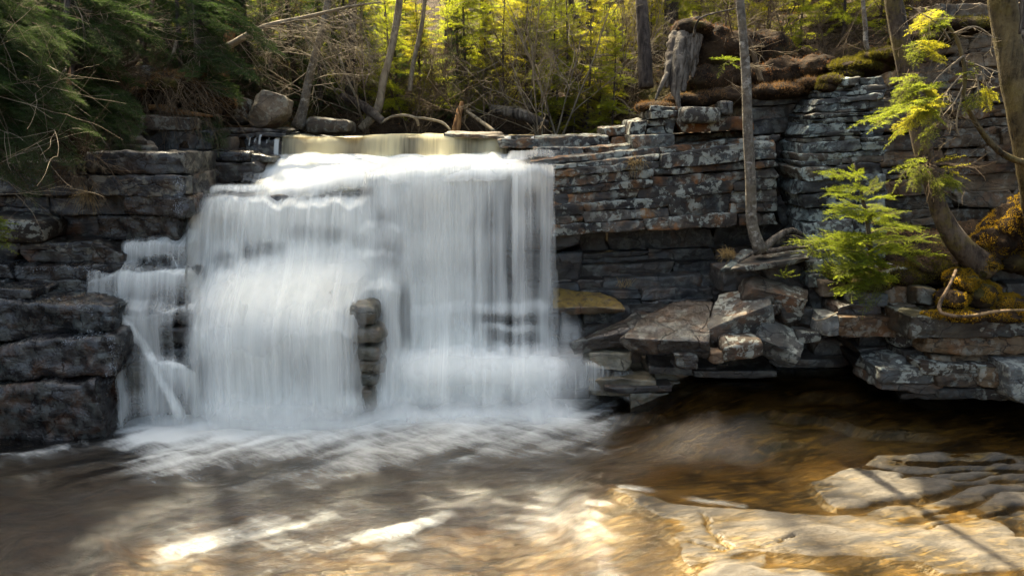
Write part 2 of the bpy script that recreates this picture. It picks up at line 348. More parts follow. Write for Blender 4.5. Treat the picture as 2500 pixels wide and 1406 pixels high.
def bark_mat(name, a, b, c, sc_=14, stretch=.25, moss=0, bump=.8, patch=0):
    t = NT(name); p = t.n('TexCoord').outputs['Object']
    n = t.noise(t.map(p, (1, 1, stretch)), sc_, 8, .65, .3); n2 = t.noise(p, 3.0, 5, .6); n3 = t.noise(p, 45, 4, .6)
    base = t.mix(t.ramp(n, .35, .62), a, b); base = t.mix(t.math('MULTIPLY', t.ramp(n2, .48, .62), .8), base, c)
    if patch:
        sp = t.ramp(t.noise(t.map(p, (1, 1, 1.6)), 9, 6, .7), .56, .62); base = t.mix(t.math('MULTIPLY', sp, patch), base, (.42, .40, .35))
        ln = t.ramp(t.noise(t.map(p, (1.5, 1.5, 16)), 3.0, 3, .5), .66, .72); base = t.mix(t.math('MULTIPLY', ln, .7), base, (.03, .026, .02))
    if moss: base = t.mix(t.math('MULTIPLY', t.ramp(t.noise(p, 4, 6, .65), .5, .6), moss), base, (.14, .11, .015))
    bp = t.n('Bump', {'Strength': bump, 'Distance': .07}); t.t.links.new(t.math('ADD', n, t.math('MULTIPLY', n3, .25)), bp.inputs['Height'])
    return t.end(t.n('BsdfPrincipled', {'Base Color': base, 'Roughness': .85, 'Normal': bp.outputs[0], 'Specular IOR Level': .2}))
M['birch'] = bark_mat('pale_grey_bark', (.07, .06, .048), (.17, .15, .12), (.12, .1, .07), 16, .7, 0, .9, patch=.5)
M['bark'] = bark_mat('rough_brown_bark', (.02, .014, .01), (.08, .06, .042), (.13, .10, .07), 18, .22, .35)
M['bark_gold'] = bark_mat('ridged_bark', (.022, .016, .009), (.11, .085, .042), (.17, .13, .06), 17, .2, .3, 1.0)
M['bark_dark'] = bark_mat('dark_conifer_bark', (.018, .014, .012), (.07, .055, .045), (.12, .10, .08), 20, .25)
M['twig'] = bark_mat('bare_grey_twigs', (.10, .08, .055), (.24, .2, .14), (.18, .14, .09), 10, .5, 0, .3)
M['twig_brown'] = bark_mat('bare_brown_twigs', (.04, .027, .016), (.11, .078, .046), (.08, .056, .032), 10, .5, 0, .3)
M['deadwood'] = bark_mat('weathered_dead_wood', (.014, .011, .009), (.16, .14, .115), (.05, .038, .03), 16, .1, 0, 1.0)
M['redwood'] = bark_mat('split_orange_wood', (.10, .045, .018), (.34, .18, .07), (.22, .12, .05), 16, .15, 0, 1.0)
M['log'] = bark_mat('old_fallen_log', (.04, .03, .02), (.18, .12, .07), (.3, .2, .11), 12, .3, .2)

def soil_mat():
    t = NT('forest_soil'); p = t.pos()
    n = t.noise(p, 3.5, 9, .7, .4); n2 = t.noise(p, 22, 7, .7); n3 = t.noise(p, 1.0, 4, .5)
    b = t.mix(t.ramp(n, .35, .65), (.009, .006, .004), (.045, .03, .018)); b = t.mix(t.math('MULTIPLY', t.ramp(n2, .5, .7), .6), b, (.07, .042, .02))
    b = t.mix(t.math('MULTIPLY', t.ramp(n3, .52, .66), t.ramp(n, .4, .6)), b, (.06, .055, .012))
    bp = t.n('Bump', {'Strength': 1.0, 'Distance': .08}); t.t.links.new(t.math('ADD', n, t.math('MULTIPLY', n2, .4)), bp.inputs['Height'])
    return t.end(t.n('BsdfPrincipled', {'Base Color': b, 'Roughness': .95, 'Normal': bp.outputs[0], 'Specular IOR Level': .1}))
M['soil'] = soil_mat()
def bed_mat():
    t = NT('stream_bedrock'); p = t.pos(); wetn = t.attr('wet')
    r = t.map(p, (1, 1, 1), (0, 0, R(-14)))
    n = t.noise(t.map(r, (1, 3.2, 1)), 1.6, 9, .62, .8); n2 = t.noise(p, 26, 8, .7); n3 = t.noise(t.map(r, (1, 5, 1)), 4.5, 7, .65, .6); n4 = t.noise(p, 90, 4, .7)
    dry = t.mix(t.ramp(n, .35, .65), (.042, .037, .03), (.115, .1, .078)); dry = t.mix(t.math('MULTIPLY', t.ramp(n2, .52, .62), .45), dry, (.045, .038, .026))
    dry = t.mix(t.math('MULTIPLY', t.ramp(n4, .56, .66), .5), dry, (.035, .03, .022))
    veins = t.ramp(t.math('ABSOLUTE', t.math('SUBTRACT', n3, .5)), .0, .012); dry = t.mix(veins, (.07, .055, .035), dry)
    wt = t.mix(t.ramp(n, .38, .62), (.012, .009, .005), (.075, .05, .018)); wt = t.mix(t.math('MULTIPLY', t.ramp(n3, .5, .66), .8), wt, (.15, .098, .026))
    wt = t.mix(t.math('MULTIPLY', t.ramp(n2, .52, .62), .4), wt, (.02, .016, .01))
    base = t.mix(wetn, dry, wt)
    bp = t.n('Bump', {'Strength': .5, 'Distance': .03}); t.t.links.new(t.math('ADD', t.math('MULTIPLY', n3, .6), t.math('ADD', t.math('MULTIPLY', veins, .3), t.math('MULTIPLY', n2, .35))), bp.inputs['Height'])
    b = t.n('BsdfPrincipled', {'Base Color': base, 'Normal': bp.outputs[0], 'Specular IOR Level': .35})
    t.t.links.new(t.math('MULTIPLY_ADD', wetn, -.5, .85), b.inputs['Roughness'])
    return t.end(b)
M['bed'] = bed_mat()
def water_mat():
    t = NT('stream_water'); p = t.pos(); foam = t.attr('foam'); deep = t.attr('deep'); ch = t.attr('chop')
    r = t.map(p, (1, 1, 1), (0, 0, R(28)))
    f1 = t.noise(t.map(r, (1.1, 4.5, 1)), 1.7, 7, .6, .5); f2 = t.noise(t.map(r, (1, 4.5, 1)), 9, 5, .6, .4); f3 = t.noise(t.map(r, (1, 2.2, 1)), 30, 4, .6); f4 = t.noise(t.map(r, (1, 1.6, 1)), 75, 3, .6)
    hh = t.math('ADD', t.math('MULTIPLY', f1, .5), t.math('ADD', t.math('MULTIPLY', f2, .28), t.math('ADD', t.math('MULTIPLY', f3, .34), t.math('MULTIPLY', f4, .28))))
    bp = t.n('Bump', {'Distance': .12}); t.t.links.new(hh, bp.inputs['Height']); t.t.links.new(t.math('MULTIPLY_ADD', ch, .34, .06), bp.inputs['Strength'])
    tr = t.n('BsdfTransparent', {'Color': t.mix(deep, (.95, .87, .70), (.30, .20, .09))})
    gl = t.n('BsdfGlossy', {'Color': (1, 1, 1, 1), 'Normal': bp.outputs[0]}); t.t.links.new(t.math('MULTIPLY_ADD', ch, .05, .11), gl.inputs['Roughness'])
    fr = t.n('Fresnel', {'IOR': 1.33, 'Normal': bp.outputs[0]})
    w1 = t.n('MixShader', {1: tr.outputs[0], 2: gl.outputs[0]}); t.t.links.new(t.math('MULTIPLY_ADD', fr.outputs[0], 1.15, .0, clamp=True), w1.inputs[0])
    st = t.math('ADD', t.math('MULTIPLY', f1, .6), t.math('ADD', t.math('MULTIPLY', f2, .25), t.math('MULTIPLY', f3, .15)))
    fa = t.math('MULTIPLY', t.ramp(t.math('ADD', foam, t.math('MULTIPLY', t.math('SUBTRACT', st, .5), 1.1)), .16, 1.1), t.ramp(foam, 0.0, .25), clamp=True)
    fd = t.n('BsdfDiffuse', {'Color': (.62, .64, .62, 1)}); ft = t.n('BsdfTranslucent', {'Color': (.7, .74, .74, 1)})
    fm = t.n('MixShader', {0: .25, 1: fd.outputs[0], 2: ft.outputs[0]})
    return t.end(t.n('MixShader', {0: fa, 1: w1.outputs[0], 2: fm.outputs[0]}))
M['water'] = water_mat()
def veil_mat(name, colr=(.86, .87, .83), tcol=(.82, .82, .75), trf=.3, fu=16, fv=.5, amp=1.0, seed=0.0):
    t = NT(name); uv = t.n('TexCoord').outputs['UV']; d = t.attr('dens'); s = t.attr('sharp')
    m = lambda a, b: t.map(uv, (a, b, 1), loc=(seed, seed * 1.7, seed))
    s0 = t.noise(m(fu * .28, fv * .55), 1, 3, .5); s1 = t.noise(m(fu, fv), 1, 5, .6); s2 = t.noise(m(fu * 4, fv * 1.1), 1, 4, .6)
    sv = t.math('ADD', t.math('MULTIPLY', t.math('SUBTRACT', s0, .5), 1.3), t.math('ADD', t.math('MULTIPLY', t.math('SUBTRACT', s1, .5), 1.0), t.math('MULTIPLY', t.math('SUBTRACT', s2, .5), .3)))
    k = t.math('MULTIPLY', t.math('MULTIPLY', sv, amp), t.math('MULTIPLY', t.math('SUBTRACT', 1.15, t.math('MULTIPLY', d, .75)), s))
    al = t.math('MULTIPLY', t.ramp(t.math('ADD', d, k), .02, .98), t.ramp(d, 0.0, .12), clamp=True)
    al = t.math('MULTIPLY', al, .97)
    bp = t.n('Bump', {'Strength': .12, 'Distance': .06}); t.t.links.new(s0, bp.inputs['Height'])
    df = t.n('BsdfDiffuse', {'Color': (*colr, 1), 'Normal': bp.outputs[0]}); tl = t.n('BsdfTranslucent', {'Color': (*tcol, 1), 'Normal': bp.outputs[0]})
    mm = t.n('MixShader', {0: trf, 1: df.outputs[0], 2: tl.outputs[0]})
    return t.end(t.n('MixShader', {0: al, 1: t.n('BsdfTransparent').outputs[0], 2: mm.outputs[0]}))
M['veil'] = veil_mat('falling_water', amp=.62, fu=12)
M['veil_fine'] = veil_mat('thin_falling_water', fu=18, fv=.3, amp=.72, seed=3.0)
M['veil_gold'] = veil_mat('gold_lit_falling_water', (.72, .67, .48), (1.0, .93, .68), .7, 20, 1.2, 1.7, 5.0)  # gold backlight of the top lip put into the water colour
def ice_mat():
    t = NT('thin_ice'); n = t.noise(t.pos(), 40, 6, .7)
    bp = t.n('Bump', {'Strength': .6, 'Distance': .02}); t.t.links.new(n, bp.inputs['Height'])
    return t.end(t.n('BsdfPrincipled', {'Base Color': (.42, .46, .5, 1), 'Roughness': .2, 'Alpha': .6, 'Normal': bp.outputs[0]}))
M['ice'] = ice_mat()
def mist_mat(name, dens):
    t = NT(name); v = t.n('VolumePrincipled', {'Color': (.95, .97, .98, 1), 'Density': dens, 'Anisotropy': .25})
    t.t.links.new(v.outputs[0], t.out.inputs['Volume']); return t.m
M['spray'] = veil_mat('drifting_spray', (.86, .87, .84), (.86, .86, .82), amp=.5, fu=3, fv=2.0, seed=9.0)
# ------------------------------------------------------------------ forest floor and hillside
def edgeY(x): return np.interp(x, [-14, -8, -5.8, -4.0, -3.1, -2.4, 1.0, 1.6, 3.5, 4.1, 5.4, 7, 12], [1, 6.0, 8.0, 8.5, 9.7, 10.3, 10.1, 9.2, 9.3, 9.5, 9.5, 9.0, 2])
def ground_z(x, y):
    x = np.asarray(x, float); y = np.asarray(y, float)
    d = np.maximum(0, np.maximum(-2.6 - x, x - 1.3))
    top = 2.86 + np.where(x > 0, .42 * sst(0, 1.2, d) + .26 * np.minimum(d, 8), .22 * sst(0, .8, d) + .10 * np.minimum(d, 8))
    top = top + .45 * sst(10.6, 11.6, y) + .20 * np.maximum(0, y - 11) + .22 * np.maximum(0, y - 15) + .12 * np.maximum(0, np.minimum(y, 16) - edgeY(x) - .3) * sst(.6, 1.8, x)
    top = top + .22 * fbm(np.stack([x * .55, y * .55, 0 * x], -1), 4, 3) + .06 * fbm(np.stack([x * 2.5, y * 2.5, 0 * x], -1), 3, 4)
    top = np.minimum(top, 60 + 0 * top)
    low = -.7 + 1.9 * sst(3.2, -.5, y) + .5 * np.maximum(0, np.abs(x) - 6.5) + 2.2 * sst(5.5, 6.4, np.abs(x)) * sst(3.5, 6, y)
    e = edgeY(x) + .12 * vn(np.stack([x * 1.2, 0 * x, 0 * x], -1), 9)
    return low + (top - low) * sst(e - .05, e + .45, y)
gx = np.concatenate([[-300, -200, -120, -70, -40, -25], np.arange(-15, 15.01, .16), [25, 40, 70, 120, 200, 300]])
gy = np.concatenate([[-300, -150, -60, -25, -10], np.arange(-4, 24, .16), [27, 32, 40, 60, 100, 180, 300]])
X, Yg = np.meshgrid(gx, gy, indexing='ij'); Zg = ground_z(X, Yg)
def grid_faces(a, b):
    i = np.arange(a - 1)[:, None] * b + np.arange(b - 1)[None]
    return np.stack([i, i + b, i + b + 1, i + 1], -1).reshape(-1, 4)
o = mk('forest_floor', np.stack([X, Yg, Zg], -1).reshape(-1, 3), [grid_faces(len(gx), len(gy))], M['soil'], origin=np.zeros(3)); tag(o, kind='structure')

# ------------------------------------------------------------------ stream bed and pool
def sd_poly(px, py, poly):
    "signed pixel distance to a closed polygon, negative inside"
    pl = np.asarray(poly, float); d = np.full(px.shape, 1e9); ins = np.zeros(px.shape, bool)
    for a, b in zip(pl, np.roll(pl, -1, 0)):
        e = b - a; wx, wy = px - a[0], py - a[1]; t = np.clip((wx * e[0] + wy * e[1]) / (e @ e + 1e-9), 0, 1)
        d = np.minimum(d, np.hypot(wx - t * e[0], wy - t * e[1]))
        c = ((a[1] <= py) & (b[1] > py)) | ((b[1] <= py) & (a[1] > py))
        ins ^= c & (px < a[0] + (py - a[1]) * e[0] / (e[1] if abs(e[1]) > 1e-9 else 1e-9))
    return np.where(ins, -d, d)
def sd_line(px, py, line, sy=1.6):
    l = np.asarray(line, float) * [1, sy]; d = np.full(px.shape, 1e9); y = py * sy
    for a, b in zip(l[:-1], l[1:]):
        e = b - a; wx, wy = px - a[0], y - a[1]; t = np.clip((wx * e[0] + wy * e[1]) / (e @ e + 1e-9), 0, 1)
        d = np.minimum(d, np.hypot(wx - t * e[0], wy - t * e[1]))
    return d
def water_z(x, y): return .5 * sst(.8, 2.4, x) * sst(5.8, 7.6, y) + .0 * x
S1 = [(1490, 1190), (1560, 1205), (1660, 1232), (1800, 1243), (1900, 1250), (2060, 1258), (2180, 1270), (2240, 1278), (2320, 1266), (2440, 1276), (2480, 1300), (2460, 1310), (2560, 1320), (2600, 1420), (2500, 1385), (2310, 1398), (2240, 1370), (2150, 1362), (2020, 1358), (1830, 1345), (1770, 1362), (1690, 1382), (1655, 1345), (1640, 1300), (1600, 1250)]
S2 = [(1985, 1180), (2040, 1160), (2110, 1140), (2150, 1115), (2250, 1108), (2420, 1105), (2520, 1120), (2620, 1130), (2620, 1275), (2450, 1262), (2330, 1256), (2250, 1262), (2120, 1255), (2060, 1245), (2010, 1215)]
S3 = [(1700, 1400), (1760, 1372), (1870, 1358), (1885, 1375), (1860, 1388), (2000, 1392), (2120, 1420), (2100, 1500), (1690, 1500)]
S4 = [(1100, 1330), (1180, 1345), (1130, 1372), (1060, 1356)]
cracks = [[(2110, 1143), (2180, 1150), (2260, 1165), (2330, 1175), (2420, 1160), (2560, 1140)], [(2040, 1250), (2130, 1236), (2230, 1222), (2310, 1205), (2380, 1185), (2470, 1178), (2560, 1176)],
          [(2260, 1258), (2330, 1235), (2400, 1222), (2460, 1200), (2560, 1190)], [(2220, 1130), (2330, 1135), (2480, 1128)], [(2200, 1165), (2330, 1150), (2500, 1148)], [(2400, 1262), (2480, 1240), (2600, 1236)]]
thin = [[(1722, 1255), (1740, 1290), (1755, 1318), (1790, 1335)], [(1690, 1322), (1760, 1342)], [(1895, 1324), (1932, 1310)], [(2270, 1290), (2340, 1268)], [(2060, 1240), (2075, 1225), (2110, 1210)]]
gx = np.arange(-7.2, 7.2, .028); gy = np.concatenate([np.arange(3.5, 6.2, .018), np.arange(6.2, 9.0, .03)])
X, Yg = np.meshgrid(gx, gy, indexing='ij'); W = water_z(X, Yg)
px, py = proj(np.stack([X, Yg, W], -1))
nzw = fbm(np.stack([X * 1.3, Yg * 2.2, 0 * X], -1), 5, 21); nz2 = fbm(np.stack([X * 5, Yg * 11, 0 * X], -1), 5, 22); nz3 = fbm(np.stack([X * 14, Yg * 30, 0 * X], -1), 4, 23)
pxn = px + 22 * fbm(np.stack([X * 3, Yg * 5, 0 * X], -1), 4, 31); pyn = py + 10 * fbm(np.stack([X * 3, Yg * 5, 0 * X + 9], -1), 4, 32)
D = .34 - .22 * sst(1150, 1650, px) - .05 * sst(1250, 1400, py) + (.08 * nzw + .03 * nz2) * (.3 + .7 * sst(1700, 1300, px))
D = np.maximum(D, .03)
near = np.minimum(sd_poly(px, py, S1), sd_poly(px, py, S2)); D = .022 + (D - .022) * (.12 + .88 * sst(0, 150, near))
D = D + .1 * np.exp(-(sd_line(px, py, [(0, 1400), (150, 1340), (260, 1290)]) / 40) ** 2) * 0
# a submerged boulder ridge in the lower left
D = D - .2 * np.exp(-(sd_line(px, py, [(60, 1270), (180, 1250), (250, 1290)]) / 60) ** 2)
D = np.maximum(D, .025)
s1, s2, s3 = sd_poly(pxn, pyn, S1), sd_poly(pxn, pyn, S2), sd_poly(pxn, pyn, S3)
h1 = .006 + .042 * sst(0, -150, s1) + .025 * nzw + .011 * nz2 + .004 * nz3
h2 = .006 + .02 * sst(0, -60, s2) + .028 * nzw + .022 * nz2 + .005 * nz3
ck = np.full(px.shape, 1e9)
for k, l in enumerate(cracks): ck = np.minimum(ck, sd_line(pxn, pyn, l) / (1.5 if k == 1 else .8))
h2 = h2 - .06 * np.exp(-(ck / 8) ** 2)
tc = np.full(px.shape, 1e9)
for l in thin: tc = np.minimum(tc, sd_line(px + 3 * nz2 * 8, py + 2 * nz3, l))
h1 = h1 - .05 * np.exp(-(tc / 4) ** 2)
h3 = .01 + .03 * sst(0, -40, s3) + .02 * nzw + .014 * nz2 + .004 * nz3
H = -D
for s, h in ((s1, h1), (s2, h2), (s3, h3)):
    k = sst(14, -4, s); H = H * (1 - k) + np.maximum(H, h) * k if s is s1 else H * (1 - k) + h * k
rim = [[(1890, 985), (1960, 990), (2030, 1003), (2080, 1020), (2130, 1037), (2200, 1045), (2280, 1052)], [(1450, 986), (1540, 984), (1620, 996)], [(1855, 1085), (1880, 1068), (1930, 1058)], [(1660, 1062), (1720, 1072), (1780, 1076)], [(1960, 945), (2030, 938), (2130, 945)]]
for l in rim: 
    d = sd_line(pxn, pyn, l); below = sst(-1, 12, pyn - np.interp(pxn, [a[0] for a in l], [a[1] for a in l]))
    H = H + (.05 * np.exp(-(d / 9) ** 2)) - .05 * below * np.exp(-(d / 40) ** 2) * (H < 0)
wet = np.clip(sst(.034, -.004, H + .008 * nz2), 0, 1)
v = np.stack([X, Yg, W + H], -1).reshape(-1, 3); F = grid_faces(len(gx), len(gy))
fp = lambda s: (s.reshape(-1)[F].mean(1) < 2)
m1, m2 = fp(s1), fp(s2) & ~fp(s1)
def sub(name, mask, **kw):
    f = F[mask]; u, inv = np.unique(f, return_inverse=True)
    o = mk(name, v[u], [inv.reshape(f.shape)], M['bed'], attrs={'wet': wet.reshape(-1)[u]}); return tag(o, **kw)
sub('stream_bed', ~m1 & ~m2, kind='structure')
sub('rock_slab', m1, label='smooth pale bedrock slab across the lower right, nearest of the flat sunlit slabs', cat='rock slab')
sub('rock_slab', m2, label='cracked pale bedrock slab with golden water in its seams, behind the smooth nearest slab', cat='rock slab')

bx_ = lambda a, lo, hi, f: sst(lo - f, lo + f, a) * sst(hi + f, hi - f, a)
gx = np.arange(-7.2, 7.2, .045); gy = np.arange(3.5, 9.0, .035)
X, Yg = np.meshgrid(gx, gy, indexing='ij'); W = water_z(X, Yg); px, py = proj(np.stack([X, Yg, W], -1))
base = np.interp(px, [-200, 230, 300, 470, 900, 930, 1200, 1440, 1560], [1120, 1100, 1055, 1040, 1025, 1000, 1000, 985, 960])
dd = np.maximum(0, py - base)
lat = sst(230, 420, px) * sst(1640, 1300, px + 120 * fbm(np.stack([X * 2, Yg * 3, 0 * X], -1), 4, 47))
n1 = fbm(np.stack([X * .9 - Yg * .45, Yg * 2.2 - X * 1.1, 0 * X], -1), 5, 41)
n2 = fbm(np.stack([X * 2.4 - Yg * 1.2, Yg * 6 - X * 3, 0 * X], -1), 5, 44); foam = lat * (.78 * np.exp(-(dd / 62) ** 1.2) + .62 * np.exp(-dd / 105) * (1 + 1.2 * n1 + .8 * n2)) * (py > base - 120)
flow = sst(900, 300, px) * sst(1420, 1100, py) * sst(1000, 1090, py)
foam = foam + .26 * flow * np.clip(.3 + 1.5 * n1 + 1.3 * n2, 0, 1)
foam = foam + .07 * (1 + n1) * np.exp(-(sd_line(px, py, [(150, 1200), (185, 1225), (235, 1265), (270, 1298)], 1.2) / 22) ** 2) + .15 * np.exp(-(sd_line(px, py, [(60, 1300), (150, 1250), (200, 1235)], 1.2) / 60) ** 2)
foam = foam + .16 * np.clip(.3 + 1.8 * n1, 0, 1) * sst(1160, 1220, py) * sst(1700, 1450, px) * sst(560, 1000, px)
foam = foam + .45 * np.exp(-(sd_line(px, py, [(1515, 1186), (1620, 1200), (1720, 1222), (1820, 1234)]) / 13) ** 2) * (1 + n1)
foam = foam + .3 * np.exp(-(sd_line(px, py, [(0, 1108), (80, 1112), (160, 1096)]) / 14) ** 2) * (n1 > -.1)
foam = foam + .4 * np.clip(.35 + 1.1 * n2 + .8 * n1, 0, 1) * sst(1215, 1270, py) * sst(330, 420, px) * sst(1150, 1000, px)  # aerated water, whitened further to paint sun glitter on this patch
deep = np.clip(sst(1700, 1300, px) * .95 * (1 - .92 * sst(1190, 1290, py + .06 * (px - 700) * (px > 700)) * sst(200, 420, px)) + .12 * sst(1060, 960, py) + .42 * sst(1450, 1650, px) * sst(1190, 1120, py) * (1 - .95 * bx_(px, 1840, 2290, 60) * bx_(py, 1035, 1112, 14)), 0, 1)  # depth tint, thinned inside the sun patches to paint them brighter
chop = np.clip(sst(1800, 1300, px) * .75 + .1 + .5 * sst(1160, 1280, py) * sst(1300, 1000, px), 0, 1.4)
amp = .006 + .036 * sst(1600, 1150, px)
zz = W + amp * n1 + .5 * amp * fbm(np.stack([X * 4 + Yg * 2, Yg * 8, 0 * X], -1), 4, 43) + .05 * np.exp(-(dd / 60) ** 2) * lat
zz = np.where(px > 1800, W + .004 * n1, zz)
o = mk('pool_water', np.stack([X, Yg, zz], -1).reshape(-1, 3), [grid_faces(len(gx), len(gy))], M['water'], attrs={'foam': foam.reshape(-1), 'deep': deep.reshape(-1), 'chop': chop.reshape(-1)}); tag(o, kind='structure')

# ------------------------------------------------------------------ bedrock under the falls
wl = empty('waterfall_ledge', P(900, 1040, 8.2), 'dark wet stepped bedrock behind the falling water', 'rock ledge')
def layers(parent, mat, rows, seed, name='rock_layer', **kw):
    rg = np.random.default_rng(seed)
    for r in rows:
        g = Geo(); course(g, rg, *r[:8], **{**kw, **(r[8] if len(r) > 8 else {})}); g.mk(name, mat, parent)
st = dict(wmin=90, wmax=240, D=.9, cell=.05, amp=.025, strata=.02, jit=.06)
layers(wl, M['step'], [(660, 1240, 334, 333, 392, 392, 9.62, 9.55, dict(D=1.5, wmin=600, wmax=700, split=0))], 1, **st)
layers(wl, M['fallrock'], [(440, 700, 400, 396, 446, 446, 9.0, 9.0), (600, 1290, 410, 408, 428, 426, 8.95, 8.5, dict(D=1.0)), (440, 620, 468, 470, 490, 490, 8.6, 8.6, dict(D=1.2)), (620, 1000, 474, 460, 490, 486, 8.5, 8.4, dict(D=1.2))], 2, **st)
layers(wl, M['fallrock'], [(440, 990, 478, 478, 530, 528, 8.22, 8.22), (430, 990, 528, 530, 590, 590, 8.18, 8.2), (420, 1000, 590, 590, 650, 650, 8.1, 8.15), (420, 1010, 650, 650, 712, 712, 8.05, 8.05)], 3, **st)
layers(wl, M['fallrock'], [(920, 1400, 412, 410, 470, 468, 8.3, 8.22), (900, 1400, 470, 468, 540, 535, 8.35, 8.3), (860, 1420, 540, 535, 620, 610, 8.45, 8.5), (860, 1420, 620, 615, 700, 690, 8.4, 8.5), (860, 1420, 700, 690, 775, 765, 8.2, 8.4), (860, 1420, 775, 765, 880, 860, 8.05, 8.0), (880, 1440, 880, 860, 1010, 1000, 7.75, 7.7)], 4, **st)
layers(wl, M['fallrock'], [(470, 860, 738, 742, 800, 800, 7.46, 7.46), (465, 870, 800, 800, 880, 880, 7.36, 7.36), (465, 870, 880, 880, 960, 960, 7.3, 7.3), (465, 870, 960, 960, 1050, 1050, 7.28, 7.28)], 5, **st)
for k, (x0, y0, x1, y1) in enumerate([(850, 742, 916, 800), (790, 803, 930, 840), (780, 844, 936, 880), (790, 883, 934, 916), (790, 919, 924, 948), (790, 951, 916, 1015)]):
    rock('rock_step', box_px(x0, y0, x1, y1, 7.27 - .01 * k, .5, dyt=8 if k == 0 else 0), M['step'], None, parent=wl, r=.07, cuts=7, cell=.025, warp=.12, amp=.04, seed=60 + 7 * k)
layers(wl, M['fallrock'], [(1165, 1325, 756, 752, 792, 786, 8.0, 8.02, dict(wmin=160, wmax=200)), (1175, 1310, 796, 790, 842, 835, 7.95, 7.97, dict(wmin=160, wmax=200)), (880, 1000, 590, 590, 650, 650, 8.12, 8.15), (870, 960, 655, 655, 700, 700, 8.05, 8.1)], 6, **st)
lf = dict(wmin=110, wmax=260, D=.7, cell=.04, amp=.03, r=.05, jit=.05, warp=.07)
layers(wl, M['wet'], [(300, 462, 592, 586, 655, 650, 7.82, 7.88), (205, 462, 672, 664, 752, 745, 7.44, 7.55), (290, 470, 762, 748, 800, 795, 7.34, 7.42), (290, 480, 800, 798, 852, 850, 7.3, 7.4), (300, 470, 850, 850, 905, 900, 7.26, 7.35), (290, 480, 905, 905, 985, 985, 7.2, 7.3), (250, 490, 985, 985, 1085, 1070, 7.15, 7.25)], 7, **lf)
rock('rock_step', box_px(308, 893, 380, 985, 7.06, .3, dyt=8), M['step'], None, parent=wl, r=.05)

# ------------------------------------------------------------------ falling water
wf = empty('waterfall', P(900, 1040, 7.4), 'broad white silky waterfall pouring over the stepped ledges into the pool', 'waterfall')
def loft(name, cols, parent, mat, nv=70, nu=60, fl=.08, fr=.08, ft=.05, fb=.08, fold=.03, sharp=1.0, seed=0, off=0, irr=1.0):
    rows = []
    for x, path in cols:
        w_ = np.array([np.append(P(x + q[0], q[1], q[2] + off), q[3]) for q in path]); rows.append(spline(w_, nv))
    A = np.stack(rows, 0)                                     # column, along, 4
    out = np.stack([spline(A[:, k], nu) if len(A) > 2 else spline(A[:, k], nu) for k in range(nv)], 1)
    dens = np.clip(out[..., 3], 0, 1.2); p = out[..., :3].copy()
    u = p[..., 0]; dv = np.concatenate([np.zeros((nu, 1)), np.cumsum(np.linalg.norm(np.diff(p, axis=1), axis=2), axis=1)], 1)
    a = np.linspace(0, 1, nu)[:, None]; b = np.linspace(0, 1, nv)[None]
    e = (sst(0, fl, a) if fl else 1) * (sst(0, fr, 1 - a) if fr else 1) * (sst(0, ft, b) if ft else 1) * (sst(0, fb, 1 - b) if fb else 1)
    wv = fbm(np.stack([u * 5 + seed, dv * .6, 0 * u], -1), 4, 50 + seed)
    p[..., 1] += fold * wv + irr * .10 * fbm(np.stack([u * 1.6 + seed, dv * .25, 0 * u], -1), 3, 80 + seed)
    p[..., 2] += irr * .06 * (fbm(np.stack([u * 2.6 + seed, dv * .15, 0 * u], -1), 4, 90 + seed)) * np.clip(b * 5, 0, 1)
    o = mk(name, p.reshape(-1, 3), [grid_faces(nu, nv)], mat, parent, {'dens': (dens * e).reshape(-1), 'sharp': np.full(nu * nv, sharp)}, uv=np.stack([u, dv], -1).reshape(-1, 2))
    if not parent: pass
    return o
def cols(xs, path, dens=None, dy=None, dY=None):
    out = []
    for k, x in enumerate(xs):
        s = dens[k] if dens else 1; y = dy[k] if dy else 0; z = dY[k] if dY else 0
        out.append((x, [(q[0], q[1] + y, q[2] + z, q[3] * s) for q in path]))
    return out
# top lip, lit from behind
loft('upper_cascade', cols([668, 720, 790, 860, 930, 1000, 1080, 1150, 1200, 1250], [(0, 329, 10.6, .8), (0, 331, 9.9, .9), (0, 333, 9.42, 1), (0, 340, 9.3, .95), (0, 360, 9.24, .9), (0, 396, 9.18, .9)], [.5, .95, 1.05, .8, 1.0, .75, .95, .8, .95, .5], [3, 1, -1, 2, -1, 1, -2, 1, -1, 5], [0, .1, -.08, .12, -.1, .06, -.1, .1, -.05, .1]), wf, M['veil_gold'], 50, 110, .05, .08, .0, .04, .05, .85, 0, 0, .8)
# white water across the shelf to the main lip
c = []
for x, yl, Yl in ((560, 466, 8.4), (620, 460, 8.35), (680, 452, 8.35), (780, 436, 8.35), (880, 420, 8.3), (980, 408, 8.18), (1100, 404, 8.1), (1220, 402, 8.06), (1330, 402, 8.04)):
    c.append((x, [(70 if x < 600 else 40 if x < 700 else 0, 384 if x < 600 else 376, 9.26, .8), (20 if x < 700 else 0, 386, 9.05, .95), (0, 386 + (yl - 386) * .45, 8.75, .95), (0, yl - 6, Yl + .15, .9), (0, yl, Yl, .9), (0, yl + 14, Yl - .14, .8), (0, yl + 40, Yl - .22, .2)]))
loft('shelf_flow', c, wf, M['veil'], 50, 90, .22, .12, .0, .0, .05, 1.2, 1, 0, .35)
